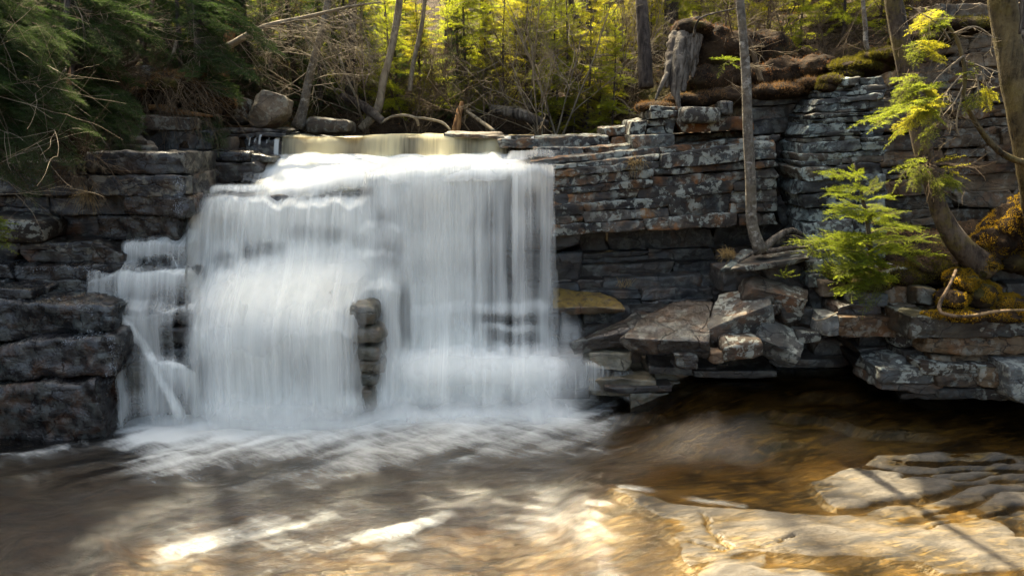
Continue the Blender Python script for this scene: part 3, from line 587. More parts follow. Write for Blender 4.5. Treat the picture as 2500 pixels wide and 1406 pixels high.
# the drops below the lip: sheets that follow the stepped rock, thick where the stream is thick
def bx(a, lo, hi, f): return sst(lo - f, lo + f, a) * sst(hi + f, hi - f, a)
def blob(x, y, cx, cy, sx, sy): return np.exp(-((x - cx) / sx) ** 2 - ((y - cy) / sy) ** 2)
def lineb(x, y, line, s, sy=1.0): return np.exp(-(sd_line(x, y, line, sy) / s) ** 2)
YL = ([430, 452, 470, 484, 496, 600, 650, 690, 725, 760, 810, 1070], [8.6, 8.32, 8.2, 8.14, 8.02, 7.95, 7.86, 7.66, 7.44, 7.27, 7.15, 7.04])
YR = ([390, 402, 412, 424, 600, 740, 764, 850, 876, 930, 1070], [8.4, 8.12, 8.0, 7.96, 7.92, 7.9, 7.86, 7.8, 7.6, 7.48, 7.3])
YM = ([400, 425, 440, 545, 562, 618, 632, 690, 712, 860, 1070], [8.5, 8.2, 8.05, 7.97, 7.92, 7.87, 7.82, 7.76, 7.66, 7.54, 7.25])
YS = ([560, 576, 592, 648, 662, 740, 764, 800, 870, 890, 1070], [7.95, 7.85, 7.68, 7.6, 7.38, 7.28, 7.17, 7.14, 7.12, 7.06, 6.93])
def fall_depth(x, y):
    j = 16 * vn(np.stack([x / 45, y * 0, 0 * x + 3], -1), 7) + 7 * vn(np.stack([x / 17, y * 0, 0 * x], -1), 8)
    l, m, r, s = [np.interp(y + k * j, *t) for t, k in ((YL, 1.0), (YM, .8), (YR, .5), (YS, .8))]
    a = sst(860, 905, x); b = sst(950, 1010, x); c = sst(490, 440, x)
    return (l * (1 - a) + (m * (1 - b) + r * b) * a) * (1 - c) + s * c
def fall_dens(x, y, part):
    x = x + 7 * vn(np.stack([x / 60, y / 70, 0 * x], -1), 17); y = y + 7 * vn(np.stack([x / 50, y / 90, 0 * x], -1), 18)
    d = .84 + .16 * vn(np.stack([x / 80, y / 60, 0 * x], -1), 27) + .12 * vn(np.stack([x / 34, y / 260, 0 * x], -1), 28)
    d = d * (1 - .75 * bx(x, 500, 650, 30) * bx(y, 467, 483, 7)) * (1 - .6 * bx(x, 660, 900, 30) * bx(y, 455, 478, 9)) * (1 - .4 * bx(x, 700, 850, 30) * bx(y, 556, 590, 14)) * (1 - .5 * bx(x, 590, 700, 24) * bx(y, 594, 630, 14)) * (1 - .4 * bx(x, 520, 580, 18) * bx(y, 620, 665, 14))
    d = d * (1 - .42 * bx(x, 915, 968, 22) * bx(y, 510, 560, 20)) * (1 - .5 * bx(x, 922, 972, 22) * bx(y, 578, 660, 24)) * (1 - .35 * bx(x, 850, 905, 14) * bx(y, 572, 612, 14))
    d = d * (1 - .5 * bx(x, 972, 1004, 9) * bx(y, 690, 850, 40)) * (1 - .35 * bx(x, 905, 960, 14) * bx(y, 720, 800, 30))
    thin = sst(1130, 1210, x); d = d * (1 - .24 * thin)
    d = d * (1 - .42 * bx(x, 1184, 1212, 13) * sst(430, 500, y)) * (1 - .36 * bx(x, 1278, 1316, 14) * sst(430, 480, y)) * (1 - .3 * bx(x, 1232, 1250, 7) * sst(420, 520, y)) * (1 - .3 * bx(x, 1150, 1166, 8) * sst(450, 560, y))
    d = d * (1 - .5 * sst(1318, 1352, x)) * (1 - .25 * thin * bx(y, 600, 750, 60))
    d = d * (1 - .45 * bx(x, 1172, 1318, 20) * bx(y, 768, 792, 7)) * (1 - .4 * bx(x, 1182, 1300, 22) * bx(y, 806, 838, 9))
    d = d + .3 * lineb(x, y, [(1165, 752), (1240, 748), (1330, 746)], 12) * .5 + .1 * lineb(x, y, [(1180, 800), (1290, 792)], 7)
    # right limit of the water widens below the free fall
    xr = np.interp(y, [396, 740, 765, 800, 850, 900, 1010], [1356, 1360, 1392, 1425, 1440, 1462, 1480]); d = d * sst(xr, xr - np.interp(y, [400, 740, 780, 900], [5, 6, 50, 90]), x)
    d = np.maximum(d, .95 * sst(846, 880, y + .04 * (1200 - x)) * bx(x, 960, 1370, 60) * (1 - .15 * sst(930, 960, y)))
    # the stacked rock steps left bare between the two lower drops
    d = d * (1 - .52 * bx(x, 898, 942, 24) * bx(y, 745, 945, 24)) * (1 - .6 * bx(x, 828, 890, 34) * bx(y, 750, 965, 20))
    d = d * (1 - .22 * bx(x, 690, 770, 26) * bx(y, 820, 1000, 60)) * (1 - .2 * bx(x, 590, 612, 9) * bx(y, 560, 660, 40)) * (1 - .25 * bx(x, 476, 510, 20) * bx(y, 880, 1010, 50)) * (1 - .25 * bx(x, 780, 830, 20) * bx(y, 500, 560, 24)) * (1 - .22 * bx(x, 820, 870, 16) * bx(y, 630, 680, 20))
    s = .34 + .12 * vn(np.stack([x / 30, y / 160, 0 * x], -1), 19)
    def curtain(line, A, h, up=5):
        q = np.asarray(line, float); yl = np.interp(x, q[:, 0], q[:, 1]); t = y - yl
        return A * sst(-up, up, t) * np.exp(-np.maximum(t, 0) / h) * sst(q[0, 0] - 6, q[0, 0] + 8, x) * sst(q[-1, 0] + 8, q[-1, 0] - 6, x)
    for c_ in (([(298, 612), (308, 594), (324, 587), (380, 582), (440, 569), (500, 560)], .72, 60), ([(338, 640), (352, 614), (385, 602), (415, 614), (432, 650)], .55, 30), ([(206, 690), (222, 680), (295, 666)], .6, 26), ([(290, 666), (350, 657), (500, 651)], .85, 70), ([(276, 774), (330, 768), (400, 756), (500, 736)], .62, 26),
               ([(372, 892), (388, 880), (412, 877), (440, 886), (480, 912)], .85, 110), ([(292, 906), (330, 897), (384, 902)], .4, 26), ([(350, 806), (400, 800), (470, 792)], .35, 14), ([(350, 822), (390, 828), (440, 850)], .4, 14), ([(400, 960), (440, 950), (500, 940)], .5, 60)):
        s = np.maximum(s, curtain(*c_))
    s = np.maximum(s, .8 * lineb(x, y, [(282, 774), (318, 800), (350, 838), (372, 885), (388, 925), (420, 985), (450, 1040)], 17)); s = np.maximum(s, .5 * lineb(x, y, [(303, 800), (300, 900), (298, 1065)], 13))
    s = np.maximum(s, .5 * sst(960, 1060, y))
    s = s * (1 - .6 * bx(x, 395, 462, 20) * bx(y, 790, 868, 14)) * (1 - .5 * bx(x, 308, 350, 18) * bx(y, 822, 960, 16)) * (1 - .55 * bx(x, 340, 410, 14) * bx(y, 622, 646, 8))
    s = s * sst(200, 214, x) * (1 - sst(292, 276, x) * sst(716, 730, y) * (1 - np.clip(lineb(x, y, [(276, 770), (330, 768)], 14), 0, 1))) * (1 - sst(300, 290, x) * sst(664, 650, y))
    k = sst(440, 500, x + 26 * sst(560, 470, y) * -1)
    left_edge = sst(452, 474, x) + (y > 545) * (1 - sst(452, 474, x)) * sst(545, 590, y)
    d = (s * (1 - k) + d * k) * np.clip(left_edge, 0, 1)
    bottom = np.interp(x, [200, 300, 470, 900, 960, 1200, 1460], [1075, 1072, 1062, 1046, 1026, 1020, 1004])
    return d * sst(bottom, bottom - 70, y)
def fall_sheet(name, parent, mat, x0, x1, dens, off=0.0, nx=150, ny=130, sharp=1.0, ybot=1078, seed=0, yfade=14):
    xs = np.linspace(x0, x1, nx); X = np.repeat(xs[:, None], ny, 1)
    top = np.interp(xs, [190, 205, 290, 300, 330, 400, 452, 458, 560, 700, 800, 880, 960, 1100, 1356, 1480], [664, 664, 600, 584, 574, 566, 540, 446, 446, 440, 430, 416, 402, 392, 392, 396])
    t = np.linspace(0, 1, ny)[None]; Yp = top[:, None] + (ybot - top[:, None]) * t
    lean = (X - 1100) * .03 * sst(400, 1000, Yp) * (X > 1000)
    D_ = fall_depth(X, Yp) + off; p = P(X + lean, Yp, D_)
    u = p[..., 0]; dv = np.concatenate([np.zeros((nx, 1)), np.cumsum(np.linalg.norm(np.diff(p, axis=1), axis=2), axis=1)], 1)
    p[..., 1] += .035 * fbm(np.stack([u * 4 + seed, dv * .5, 0 * u], -1), 4, 50 + seed)
    d = np.clip(dens(X, Yp), 0, 1.1) * sst(0, yfade, Yp - top[:, None]) * sst(x0, x0 + 8, X) * sst(x1, x1 - 8, X)
    return mk(name, p.reshape(-1, 3), [grid_faces(nx, ny)], mat, parent, {'dens': d.reshape(-1), 'sharp': np.full(nx * ny, sharp)}, uv=np.stack([u, dv], -1).reshape(-1, 2))
sc_ = empty('side_cascade', P(390, 1055, 7.0), 'thin side cascade trickling down small dark steps left of the main falls', 'waterfall')
dm = lambda x, y: fall_dens(x, y, 0)
wm_ = lambda x: sst(438, 512, x)
fall_sheet('main_veil', wf, M['veil'], 430, 1485, lambda x, y: dm(x, y) * np.maximum(wm_(x), .0), 0, 240, 150, 1.0, seed=1)
fall_sheet('fine_veil', wf, M['veil_fine'], 430, 1485, lambda x, y: .55 * dm(x, y) * wm_(x), -.05, 240, 150, 1.0, seed=2)
fall_sheet('cascade_veil', sc_, M['veil'], 196, 520, lambda x, y: dm(x, y) * sst(516, 470, x), 0, 120, 130, .8, seed=3)
fall_sheet('cascade_veil', sc_, M['veil_fine'], 196, 520, lambda x, y: .6 * dm(x, y) * sst(516, 470, x), -.03, 120, 130, 1.1, seed=4)
def spray_d(x, y):
    s = .75 * blob(x, y, 640, 720, 190, 70) + .5 * blob(x, y, 620, 820, 150, 120) + .45 * blob(x, y, 560, 510, 110, 40) + .35 * blob(x, y, 1030, 490, 90, 60) + .4 * blob(x, y, 760, 650, 120, 50) + .4 * blob(x, y, 870, 650, 40, 40)
    s = s + .85 * blob(x, y, 1100, 905, 170, 50) + .6 * blob(x, y, 1320, 905, 110, 55) + .8 * sst(945, 1030, y + .03 * (x - 900) * (x > 900) + 18 * vn(np.stack([x / 70, y * 0, 0 * x], -1), 5)) * bx(x, 500, 1380, 90) + .35 * blob(x, y, 470, 1020, 60, 50) + .35 * blob(x, y, 1390, 800, 40, 40)
    return np.clip(s, 0, .9) * (1 - .9 * bx(x, 850, 940, 30) * bx(y, 745, 955, 20)) * sst(1092, 1020, y + 16 * vn(np.stack([x / 60, y * 0, 0 * x], -1), 6)) * sst(400, 540, x)
_yy = np.arange(300, 1201.)
def _smooth(t, sg):
    k = np.exp(-(np.arange(-150, 151) / sg) ** 2 / 2); k /= k.sum(); return np.convolve(np.pad(np.interp(_yy, *t), 150, 'edge'), k, 'valid')
_sl, _sr = _smooth(YL, 50), _smooth(YR, 30)
def spray_depth(x, y):
    a = sst(820, 980, x); return np.interp(y, _yy, _sl) * (1 - a) + np.interp(y, _yy, _sr) * a - .14 - .05 * sst(950, 1060, y)
_fd = fall_depth; fall_depth = spray_depth
fall_sheet('spray', wf, M['spray'], 400, 1485, lambda x, y: .72 * spray_d(x, y), 0, 120, 90, .7, 1090, seed=5, yfade=40)
fall_sheet('spray', wf, M['spray'], 400, 1485, lambda x, y: .5 * spray_d(x + 10, y + 14), -.12, 120, 90, .9, 1100, seed=6, yfade=40)
fall_sheet('fine_veil', wf, M['veil_fine'], 430, 1485, lambda x, y: .28 * dm(x, y) * wm_(x), -.2, 200, 120, 1.0, seed=11, yfade=60)
fall_depth = _fd
# foam boiling under the top lip
loft('foam', cols([690, 740, 800, 900, 1000, 1100, 1200, 1260], [(0, 366, 9.16, .2), (0, 380, 9.08, .75), (0, 394, 8.95, .85), (0, 408, 8.7, .4)], [.5, 1, .9, .7, .7, .8, .95, .5], [8, -4, 2, 6, 4, 2, -6, 2]), wf, M['spray'], 40, 90, .15, .15, .3, .3, .06, .4, 41, 0, 1.5)
# trickles at the top left and over the right-hand edge of the lip
tk = empty('trickle', P(650, 380, 9.3), 'small trickles dripping from the thin ledge left of the top lip', 'waterfall')
for k, (x, y0, y1, w2, d) in enumerate(((604, 333, 348, 4, .3), (611, 333, 358, 3, .4), (626, 333, 352, 3, .35), (634, 334, 364, 4, .5), (676, 337, 384, 9, .7), (655, 335, 352, 3, .3))):
    loft('trickle_strand', cols([x - w2, x, x + w2], [(6, y0, 9.45, .7 * d), (0, y0 + 4, 9.36, d), (-3, y1, 9.3, d)]), tk, M['veil'], 20, 10, .3, .3, .05, .2, .005, .8, 20 + k)
loft('trickle_strand', cols([605, 640, 690, 720], [(10, 384, 9.05, .4), (4, 396, 8.95, .8), (-6, 420, 8.85, .6), (-16, 445, 8.7, .6)], [.3, .6, .9, .9]), tk, M['veil'], 30, 30, .2, .1, .1, .1, .01, 1, 25)
tk = empty('trickle', P(1280, 400, 8.8), 'thin streams spilling over the dark ledge right of the top lip', 'waterfall')
for k, (x, y0, y1, w2, d) in enumerate(((1240, 336, 358, 12, .5), (1280, 338, 362, 5, .6), (1300, 337, 360, 5, .6), (1262, 338, 356, 6, .3))):
    loft('trickle_strand', cols([x - w2, x, x + w2], [(0, y0, 9.3, d), (0, y0 + 4, 9.12, d), (0, y1, 9.08, d)]), tk, M['veil'], 20, 10, .3, .3, .05, .2, .005, .8, 30 + k)
loft('trickle_strand', cols([1240, 1290, 1340, 1400], [(0, 366, 8.75, .5), (-8, 378, 8.6, .6), (-20, 392, 8.4, .5)], [1, .8, .5, .2]), tk, M['veil'], 30, 30, .1, .3, .1, .2, .01, 1, 35)
loft('foot_cascade', cols([1420, 1470, 1540, 1600], [(0, 900, 7.55, .3), (-4, 912, 7.4, .6), (-8, 950, 7.34, .5), (-12, 985, 7.3, .4)], [.9, .6, .35, .15], [-34, -20, 0, 6]), wf, M['veil_fine'], 40, 40, .1, .3, .1, .2, .01, 1.2, 36)
# stream above the lip
gx = np.linspace(-3.2, 1.9, 40); gy = np.linspace(9.35, 11.6, 20); X, Yg = np.meshgrid(gx, gy, indexing='ij')
Z = P(900, 333, 9.42)[2] - .015 + .004 * fbm(np.stack([X * 3, Yg * 3, 0 * X], -1), 3, 61) + 0 * X
o = mk('upper_stream', np.stack([X, Yg, Z], -1).reshape(-1, 3), [grid_faces(40, 20)], M['water'], attrs={'foam': np.full(X.size, .12), 'deep': np.full(X.size, .6), 'chop': np.full(X.size, .3)}); tag(o, kind='structure')
# ------------------------------------------------------------------ left bank rock
lb = empty('rock_ledge', P(230, 700, 7.6), 'tall dark stack of jointed ledges at the left bank beside the falls', 'rock ledge')
kw = dict(wmin=110, wmax=320, D=.9, cell=.033, amp=.04, r=.014, jit=.05, warp=.05, strata=.01, cuts=5)
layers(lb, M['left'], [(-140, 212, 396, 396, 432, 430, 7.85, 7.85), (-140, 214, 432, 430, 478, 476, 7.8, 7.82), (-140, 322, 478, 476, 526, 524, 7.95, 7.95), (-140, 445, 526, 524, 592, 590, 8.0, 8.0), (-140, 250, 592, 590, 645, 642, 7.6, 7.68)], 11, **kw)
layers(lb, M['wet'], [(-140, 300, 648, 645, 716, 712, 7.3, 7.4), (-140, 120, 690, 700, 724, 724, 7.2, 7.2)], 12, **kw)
k2 = dict(cell=.028, amp=.045, r=.02, cuts=7, warp=.07)
rock('block', box_px(207, 374, 446, 430, 7.62, .9, dyt=0, back=.02), M['left'], None, parent=lb, seed=31, **k2)
rock('block', box_px(425, 382, 470, 440, 7.85, .6, dyt=14), M['left'], None, parent=lb, seed=32, **k2)
rock('block', box_px(216, 428, 456, 479, 7.6, .9), M['left'], None, parent=lb, seed=33, **k2)
rock('block', box_px(305, 477, 468, 526, 7.62, .9, dyt=-2), M['wet'], None, parent=lb, seed=34, **k2)
rock('block', box_px(240, 527, 440, 590, 7.82, .7), M['wet'], None, parent=lb, seed=35, **k2)
rock('block', box_px(228, 588, 302, 640, 7.55, .5, dyt=34, dyb=10), M['brown_slab'], None, parent=lb, seed=36, **k2)
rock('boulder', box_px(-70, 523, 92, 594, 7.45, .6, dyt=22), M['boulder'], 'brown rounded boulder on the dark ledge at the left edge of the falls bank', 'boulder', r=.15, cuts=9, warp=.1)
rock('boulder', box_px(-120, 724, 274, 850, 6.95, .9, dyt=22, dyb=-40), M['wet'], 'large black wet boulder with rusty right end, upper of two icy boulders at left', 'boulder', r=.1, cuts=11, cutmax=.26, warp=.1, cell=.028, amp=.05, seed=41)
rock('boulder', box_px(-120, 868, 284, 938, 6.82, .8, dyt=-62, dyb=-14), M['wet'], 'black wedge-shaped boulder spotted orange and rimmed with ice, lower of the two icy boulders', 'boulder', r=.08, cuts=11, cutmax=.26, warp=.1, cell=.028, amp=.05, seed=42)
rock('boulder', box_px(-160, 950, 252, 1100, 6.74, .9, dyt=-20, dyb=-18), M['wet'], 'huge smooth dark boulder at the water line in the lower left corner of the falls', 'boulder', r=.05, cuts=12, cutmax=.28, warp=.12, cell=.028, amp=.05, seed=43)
rock('stone', box_px(-20, 700, 78, 730, 7.05, .3, dyt=10), M['wet'], 'small flat grey stone resting on the large black boulder at left', 'stone', r=.03)
rock('rust_face', box_px(240, 730, 276, 800, 7.02, .2, dyt=10, dyb=-6), M['brown_slab'], None, parent=bpy.data.objects['boulder.001'], r=.06, seed=44)
# upper left ledges and stones
l2 = empty('rock_ledge', P(480, 360, 8.7), 'low brown and black ledges under the spruce boughs, above the left stack', 'rock ledge')
layers(l2, M['tan'], [(338, 480, 284, 290, 316, 318, 8.6, 8.8, dict(wmin=60))], 13, **kw)
layers(l2, M['cliff_shade'], [(330, 520, 318, 318, 372, 366, 8.65, 8.85), (200, 520, 372, 368, 400, 396, 8.5, 8.8), (460, 560, 366, 364, 398, 398, 8.95, 9.0), (455, 640, 398, 396, 448, 446, 8.7, 8.8), (-140, 340, 330, 318, 398, 398, 8.6, 8.7)], 14, **kw)
layers(l2, M['left'], [(534, 700, 312, 318, 338, 336, 9.4, 9.5, dict(wmin=60)), (545, 690, 340, 338, 384, 382, 9.5, 9.5)], 15, **kw)
rock('flagstone', slab_px([(236, 352, 8.2), (386, 356, 8.2), (372, 344, 8.6), (246, 342, 8.6)], .11), M['tan'], 'long brown flagstone lying on the left stack of ledges, below a smaller flat stone', 'stone', r=.03)
rock('flagstone', slab_px([(276, 338, 8.3), (360, 342, 8.3), (350, 329, 8.6), (284, 328, 8.6)], .06), M['tan'], 'small thin flat stone on top of the long brown flagstone', 'stone', r=.02)
rock('boulder', box_px(598, 218, 688, 316, 9.45, .5), M['tan'], 'upright pinkish-brown rounded boulder standing on the thin ledge left of the top lip', 'boulder', r=.2, cuts=16, warp=.14, cell=.02, cutmax=.5, amp=.04, seed=53)
rock('boulder', box_px(540, 236, 605, 306, 9.6, .4), M['boulder'], 'mossy grey-brown boulder just left of the upright pinkish boulder', 'boulder', r=.15, cuts=9, warp=.1, seed=52)
rock('boulder', box_px(745, 284, 850, 326, 10.0, .6, dyt=12), M['tan'], 'tan angular rock beside the foot of the leaning birch trunk', 'boulder', r=.08, cuts=9, seed=53)
rock('stone', box_px(520, 366, 612, 398, 8.75, .45, dyt=4), M['wet'], 'dark wet rounded stone left of the upper white water', 'stone', r=.1, cuts=8, seed=54)
rock('stone', box_px(600, 372, 668, 398, 8.8, .35, dyt=12), M['brown_slab'], 'brown wedge stone touching the upper white water', 'stone', r=.05, seed=55)
rock('stone', box_px(532, 338, 566, 370, 9.1, .3, dyt=-4), M['tan'], 'small tan stone hanging on the dark ledge left of the trickles', 'stone', r=.05, seed=56)
rock('boulder', box_px(335, 160, 372, 188, 10.6, .4), M['pale'], 'small whitish boulder among twigs on the left bank', 'boulder', r=.12, cuts=9, seed=57)
rock('flagstone', slab_px([(1083, 326, 9.25), (1236, 334, 9.2), (1226, 322, 9.7), (1100, 320, 9.7)], .05), M['tan'], 'flat tan slab on the right end of the top lip', 'stone', r=.03, seed=58)
rock('stone', box_px(1240, 329, 1306, 340, 9.15, .3), M['gold_slab'], 'little ochre stone beside the flat slab on the top lip', 'stone', r=.05, seed=59)

# ------------------------------------------------------------------ right cliff
rc = empty('rock_cliff', P(1650, 720, 8.6), 'long layered grey cliff with an overhang, right of the waterfall', 'cliff')
kc = dict(D=.8, cell=.03, amp=.035, r=.01, jit=.032, warp=.03, strata=.012, wmin=80, wmax=330, cuts=4, cutmax=.12, wob=6)
layers(rc, M['cliff'], [(1215, 1560, 337, 334, 362, 356, 9.1, 9.0, dict(wmin=80)), (1300, 1560, 364, 352, 394, 382, 8.8, 8.7), (1476, 1580, 312, 306, 336, 330, 9.1, 9.0),
    (1290, 1905, 394, 330, 406, 346, 8.3, 8.55, dict(wmin=160, wmax=420, split=0, D=1.1)),
    (1340, 1896, 406, 346, 436, 388, 8.2, 8.45), (1335, 1896, 436, 388, 478, 432, 8.2, 8.48, dict(wmin=70, split=.5)), (1335, 1896, 478, 432, 504, 462, 8.22, 8.5), (1335, 1896, 504, 462, 550, 516, 8.17, 8.5, dict(wmin=80, wmax=240, split=.4)), (1335, 1896, 550, 516, 576, 548, 8.13, 8.48, dict(wmin=90, wmax=240))], 21, **kc)
layers(rc, M['cliff'], [(1538, 1650, 300, 284, 330, 326, 8.75, 8.6, dict(wmin=30, wmax=60)), (1545, 1650, 330, 326, 368, 366, 8.55, 8.5, dict(wmax=80)), (1645, 1830, 330, 322, 372, 350, 8.95, 9.0), (1660, 1840, 290, 286, 326, 318, 8.5, 8.55, dict(wmin=120, wmax=170, split=0)), (1590, 1670, 262, 258, 292, 284, 8.6, 8.6)], 22, **kc)
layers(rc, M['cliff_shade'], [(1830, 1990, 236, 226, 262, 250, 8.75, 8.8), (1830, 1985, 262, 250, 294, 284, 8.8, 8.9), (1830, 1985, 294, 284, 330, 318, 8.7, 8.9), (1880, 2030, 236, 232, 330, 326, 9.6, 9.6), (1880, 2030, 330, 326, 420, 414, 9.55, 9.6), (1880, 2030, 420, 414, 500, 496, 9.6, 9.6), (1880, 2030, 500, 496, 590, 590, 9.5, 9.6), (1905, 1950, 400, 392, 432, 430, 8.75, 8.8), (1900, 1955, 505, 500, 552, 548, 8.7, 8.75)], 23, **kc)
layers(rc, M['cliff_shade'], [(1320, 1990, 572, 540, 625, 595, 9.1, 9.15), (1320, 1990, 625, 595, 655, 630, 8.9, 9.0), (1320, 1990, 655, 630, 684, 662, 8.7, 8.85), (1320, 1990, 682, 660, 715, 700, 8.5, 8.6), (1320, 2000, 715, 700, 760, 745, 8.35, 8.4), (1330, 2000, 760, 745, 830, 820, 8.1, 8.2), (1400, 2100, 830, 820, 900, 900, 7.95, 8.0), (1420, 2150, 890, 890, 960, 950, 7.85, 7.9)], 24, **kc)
layers(rc, M['step'], [(1585, 2190, 902, 900, 938, 934, 7.5, 7.6, dict(wmin=70, wmax=200)), (1560, 2190, 936, 930, 962, 954, 7.36, 7.5, dict(wmin=90, wmax=260)), (1540, 2200, 960, 950, 1010, 1000, 7.25, 7.4, dict(wmin=120, wmax=300))], 28, **kc)
rock('block', box_px(1667, 258, 1762, 302, 8.35, .5, dyt=2), M['boulder'], None, parent=rc, r=.08, cuts=8, seed=61)
rock('block', box_px(1762, 246, 1794, 282, 8.4, .35), M['brown_slab'], None, parent=rc, r=.05, cuts=8, seed=62)
pc = empty('rock_cliff', P(2050, 640, 8.2), 'pale blue-grey lichen-covered rock pillar right of the dark cliff corner', 'cliff')
kp = dict(D=.7, cell=.03, amp=.04, r=.01, jit=.03, warp=.04, strata=.014, wmin=60, wmax=240, cuts=4, cutmax=.14, wob=6)
ys = [196, 222, 242, 258, 284, 306, 330, 350, 378, 410, 446, 478, 510, 545, 580, 612, 645, 680]
xl = [2010, 2000, 1992, 1985, 1972, 1968, 1962, 1960, 1955, 1952, 1950, 1962, 1966, 1968, 1970, 1972, 1972, 1972]
layers(pc, M['lichen_cliff'], [(xl[i], 2160, ys[i], ys[i] - 14, ys[i + 1], ys[i + 1] - 14, 8.35 - .02 * i, 8.0 - .015 * i) for i in range(len(ys) - 1)], 25, **kp)
bw = empty('rock_cliff', P(2330, 640, 7.6), 'brown blocky cliff wall behind the big trunks at the far right', 'cliff')
ys = [20, 62, 102, 140, 176, 210, 246, 282, 326, 372, 414, 440, 482, 520, 556, 600, 650, 700]
layers(bw, M['brown_cliff'], [(2130 if 226 < ys[i] else 2150 + (226 - ys[i]) * .7, 2800, ys[i], ys[i] - 34, ys[i + 1], ys[i + 1] - 34, 9.4 - .01 * i, 9.1 - .01 * i) for i in range(len(ys) - 1)], 26, **{**kp, 'wmin': 90, 'wmax': 260, 'wob': 8})

# ------------------------------------------------------------------ fallen slabs and stones on the right
kb = dict(cell=.024, amp=.028, r=.012, cuts=8, cutmax=.24, warp=.06)
rock('slab', slab_px([(1512, 826, 7.1), (1735, 840, 6.9), (1738, 718, 7.7), (1620, 742, 7.8)], .2), M['brown_slab'], 'big wet dark-brown slab tilted toward the stream, largest of the fallen slabs', 'rock', seed=71, **kb)
rock('slab', slab_px([(1722, 800, 7.05), (1880, 738, 7.1), (1872, 704, 7.5), (1760, 708, 7.75)], .3), M['boulder'], 'grey tabletop slab with a lichened front edge, leaning on the big wet brown slab', 'rock', seed=72, **kb)
rock('slab', slab_px([(1822, 700, 7.3), (1975, 738, 7.15), (1975, 705, 7.4), (1815, 666, 7.6)], .22), M['boulder'], 'long grey lichen-spotted slab sloping down to the right above the grey tabletop slab', 'rock', seed=73, **kb)
rock('slab', slab_px([(1846, 815, 6.95), (1955, 872, 6.85), (1962, 818, 7.2), (1868, 770, 7.2)], .26), M['pale'], 'pale speckled block with round lichen discs, tipped over near the water', 'rock', seed=74, **kb)
rock('stone', box_px(1766, 835, 1866, 892, 6.85, .4, dyt=-6, dyb=-14), M['boulder'], 'craggy two-toned stone in front of the grey tabletop slab', 'stone', seed=75, **{**kb, 'cuts': 12, 'r': .06, 'cutmax': .3})
rock('stone', box_px(1734, 860, 1773, 890, 6.9, .2), M['tan'], 'small tan cube-like stone left of the craggy two-toned stone', 'stone', seed=76, **{**kb, 'r': .04})
rock('stone', box_px(1648, 864, 1704, 902, 6.95, .25), M['brown_slab'], 'dark brown chunk under the front corner of the big wet brown slab', 'stone', seed=77, **kb)
rock('stone', box_px(1905, 752, 1955, 790, 7.25, .25, dyt=-4), M['boulder'], 'square grey stone wedged under the sloping lichen-spotted slab', 'stone', seed=78, **{**kb, 'r': .03})
rock('stone', box_px(1866, 744, 1908, 772, 7.2, .2, dyt=-2), M['brown_slab'], 'small brown stone left of the square grey stone', 'stone', seed=79, **kb)
rock('stone', box_px(1950, 808, 2004, 838, 7.05, .22, dyt=6), M['boulder'], 'small dark grey stone right of the pale speckled block', 'stone', seed=80, **kb)
rock('stone', box_px(1955, 755, 1990, 792, 7.3, .2), M['cliff_shade'], 'dark stone with hanging rootlets right of the square grey stone', 'stone', seed=81, **kb)
rock('slab', slab_px([(1396, 838, 7.55), (1520, 806, 7.5), (1625, 752, 7.75), (1560, 756, 7.95)], .16), M['brown_slab'], 'smooth brown slab lying between the white water and the big wet brown slab', 'rock', seed=82, **kb)
rock('slab', slab_px([(1350, 752, 7.95), (1523, 752, 7.9), (1500, 724, 8.25), (1352, 702, 8.4)], .1), M['gold_slab'], 'flat yellow algae-covered slab under the overhang beside the veil', 'rock', seed=83, **kb)
rock('slab', slab_px([(1440, 856, 7.5), (1545, 866, 7.45), (1530, 850, 7.75), (1420, 848, 7.8)], .2), M['step'], 'squarish olive ledge block beside the foot of the falls, upper of two', 'rock', seed=84, **kb)
rock('slab', slab_px([(1440, 930, 7.35), (1600, 925, 7.25), (1590, 905, 7.6), (1440, 905, 7.6)], .2), M['step'], 'olive ledge block at the water beside the foot of the falls, lower of two', 'rock', seed=85, **kb)
for k, (x0, y0, x1, y1, Y) in enumerate([(1590, 898, 1760, 915, 7.3), (1700, 905, 1900, 922, 7.25), (1480, 945, 1640, 962, 7.25), (1880, 880, 2080, 902, 7.55), (1990, 838, 2130, 870, 7.75)]):
    rock('flagstone', box_px(x0, y0, x1, y1, Y, .5, dyt=-3), M['cliff_shade'], ['thin dark flagstone low beside the water, left of two below the craggy two-toned stone', 'thin dark flagstone low beside the water, right of two below the craggy two-toned stone', 'thin dark flagstone at the very edge of the foot of the falls', 'dark seeping ledge stone behind the shallow water', 'small dark ledge stone under the brown overhanging block'][k], 'stone', seed=90 + k, **{**kb, 'amp': .012})
rock('flagstone', slab_px([(1785, 655, 7.35), (1978, 628, 7.4), (1970, 606, 7.9), (1850, 612, 7.95)], .07), M['boulder'], 'thin grey flagstone carrying the slender birch trunk', 'stone', seed=96, **{**kb, 'amp': .012})
rock('flagstone', slab_px([(1762, 658, 7.45), (1800, 652, 7.5), (1846, 610, 7.85), (1812, 610, 7.9)], .06), M['lichen_cliff'], 'narrow bluish flagstone tilted up left of the birch flagstone', 'stone', seed=97, **{**kb, 'amp': .012})
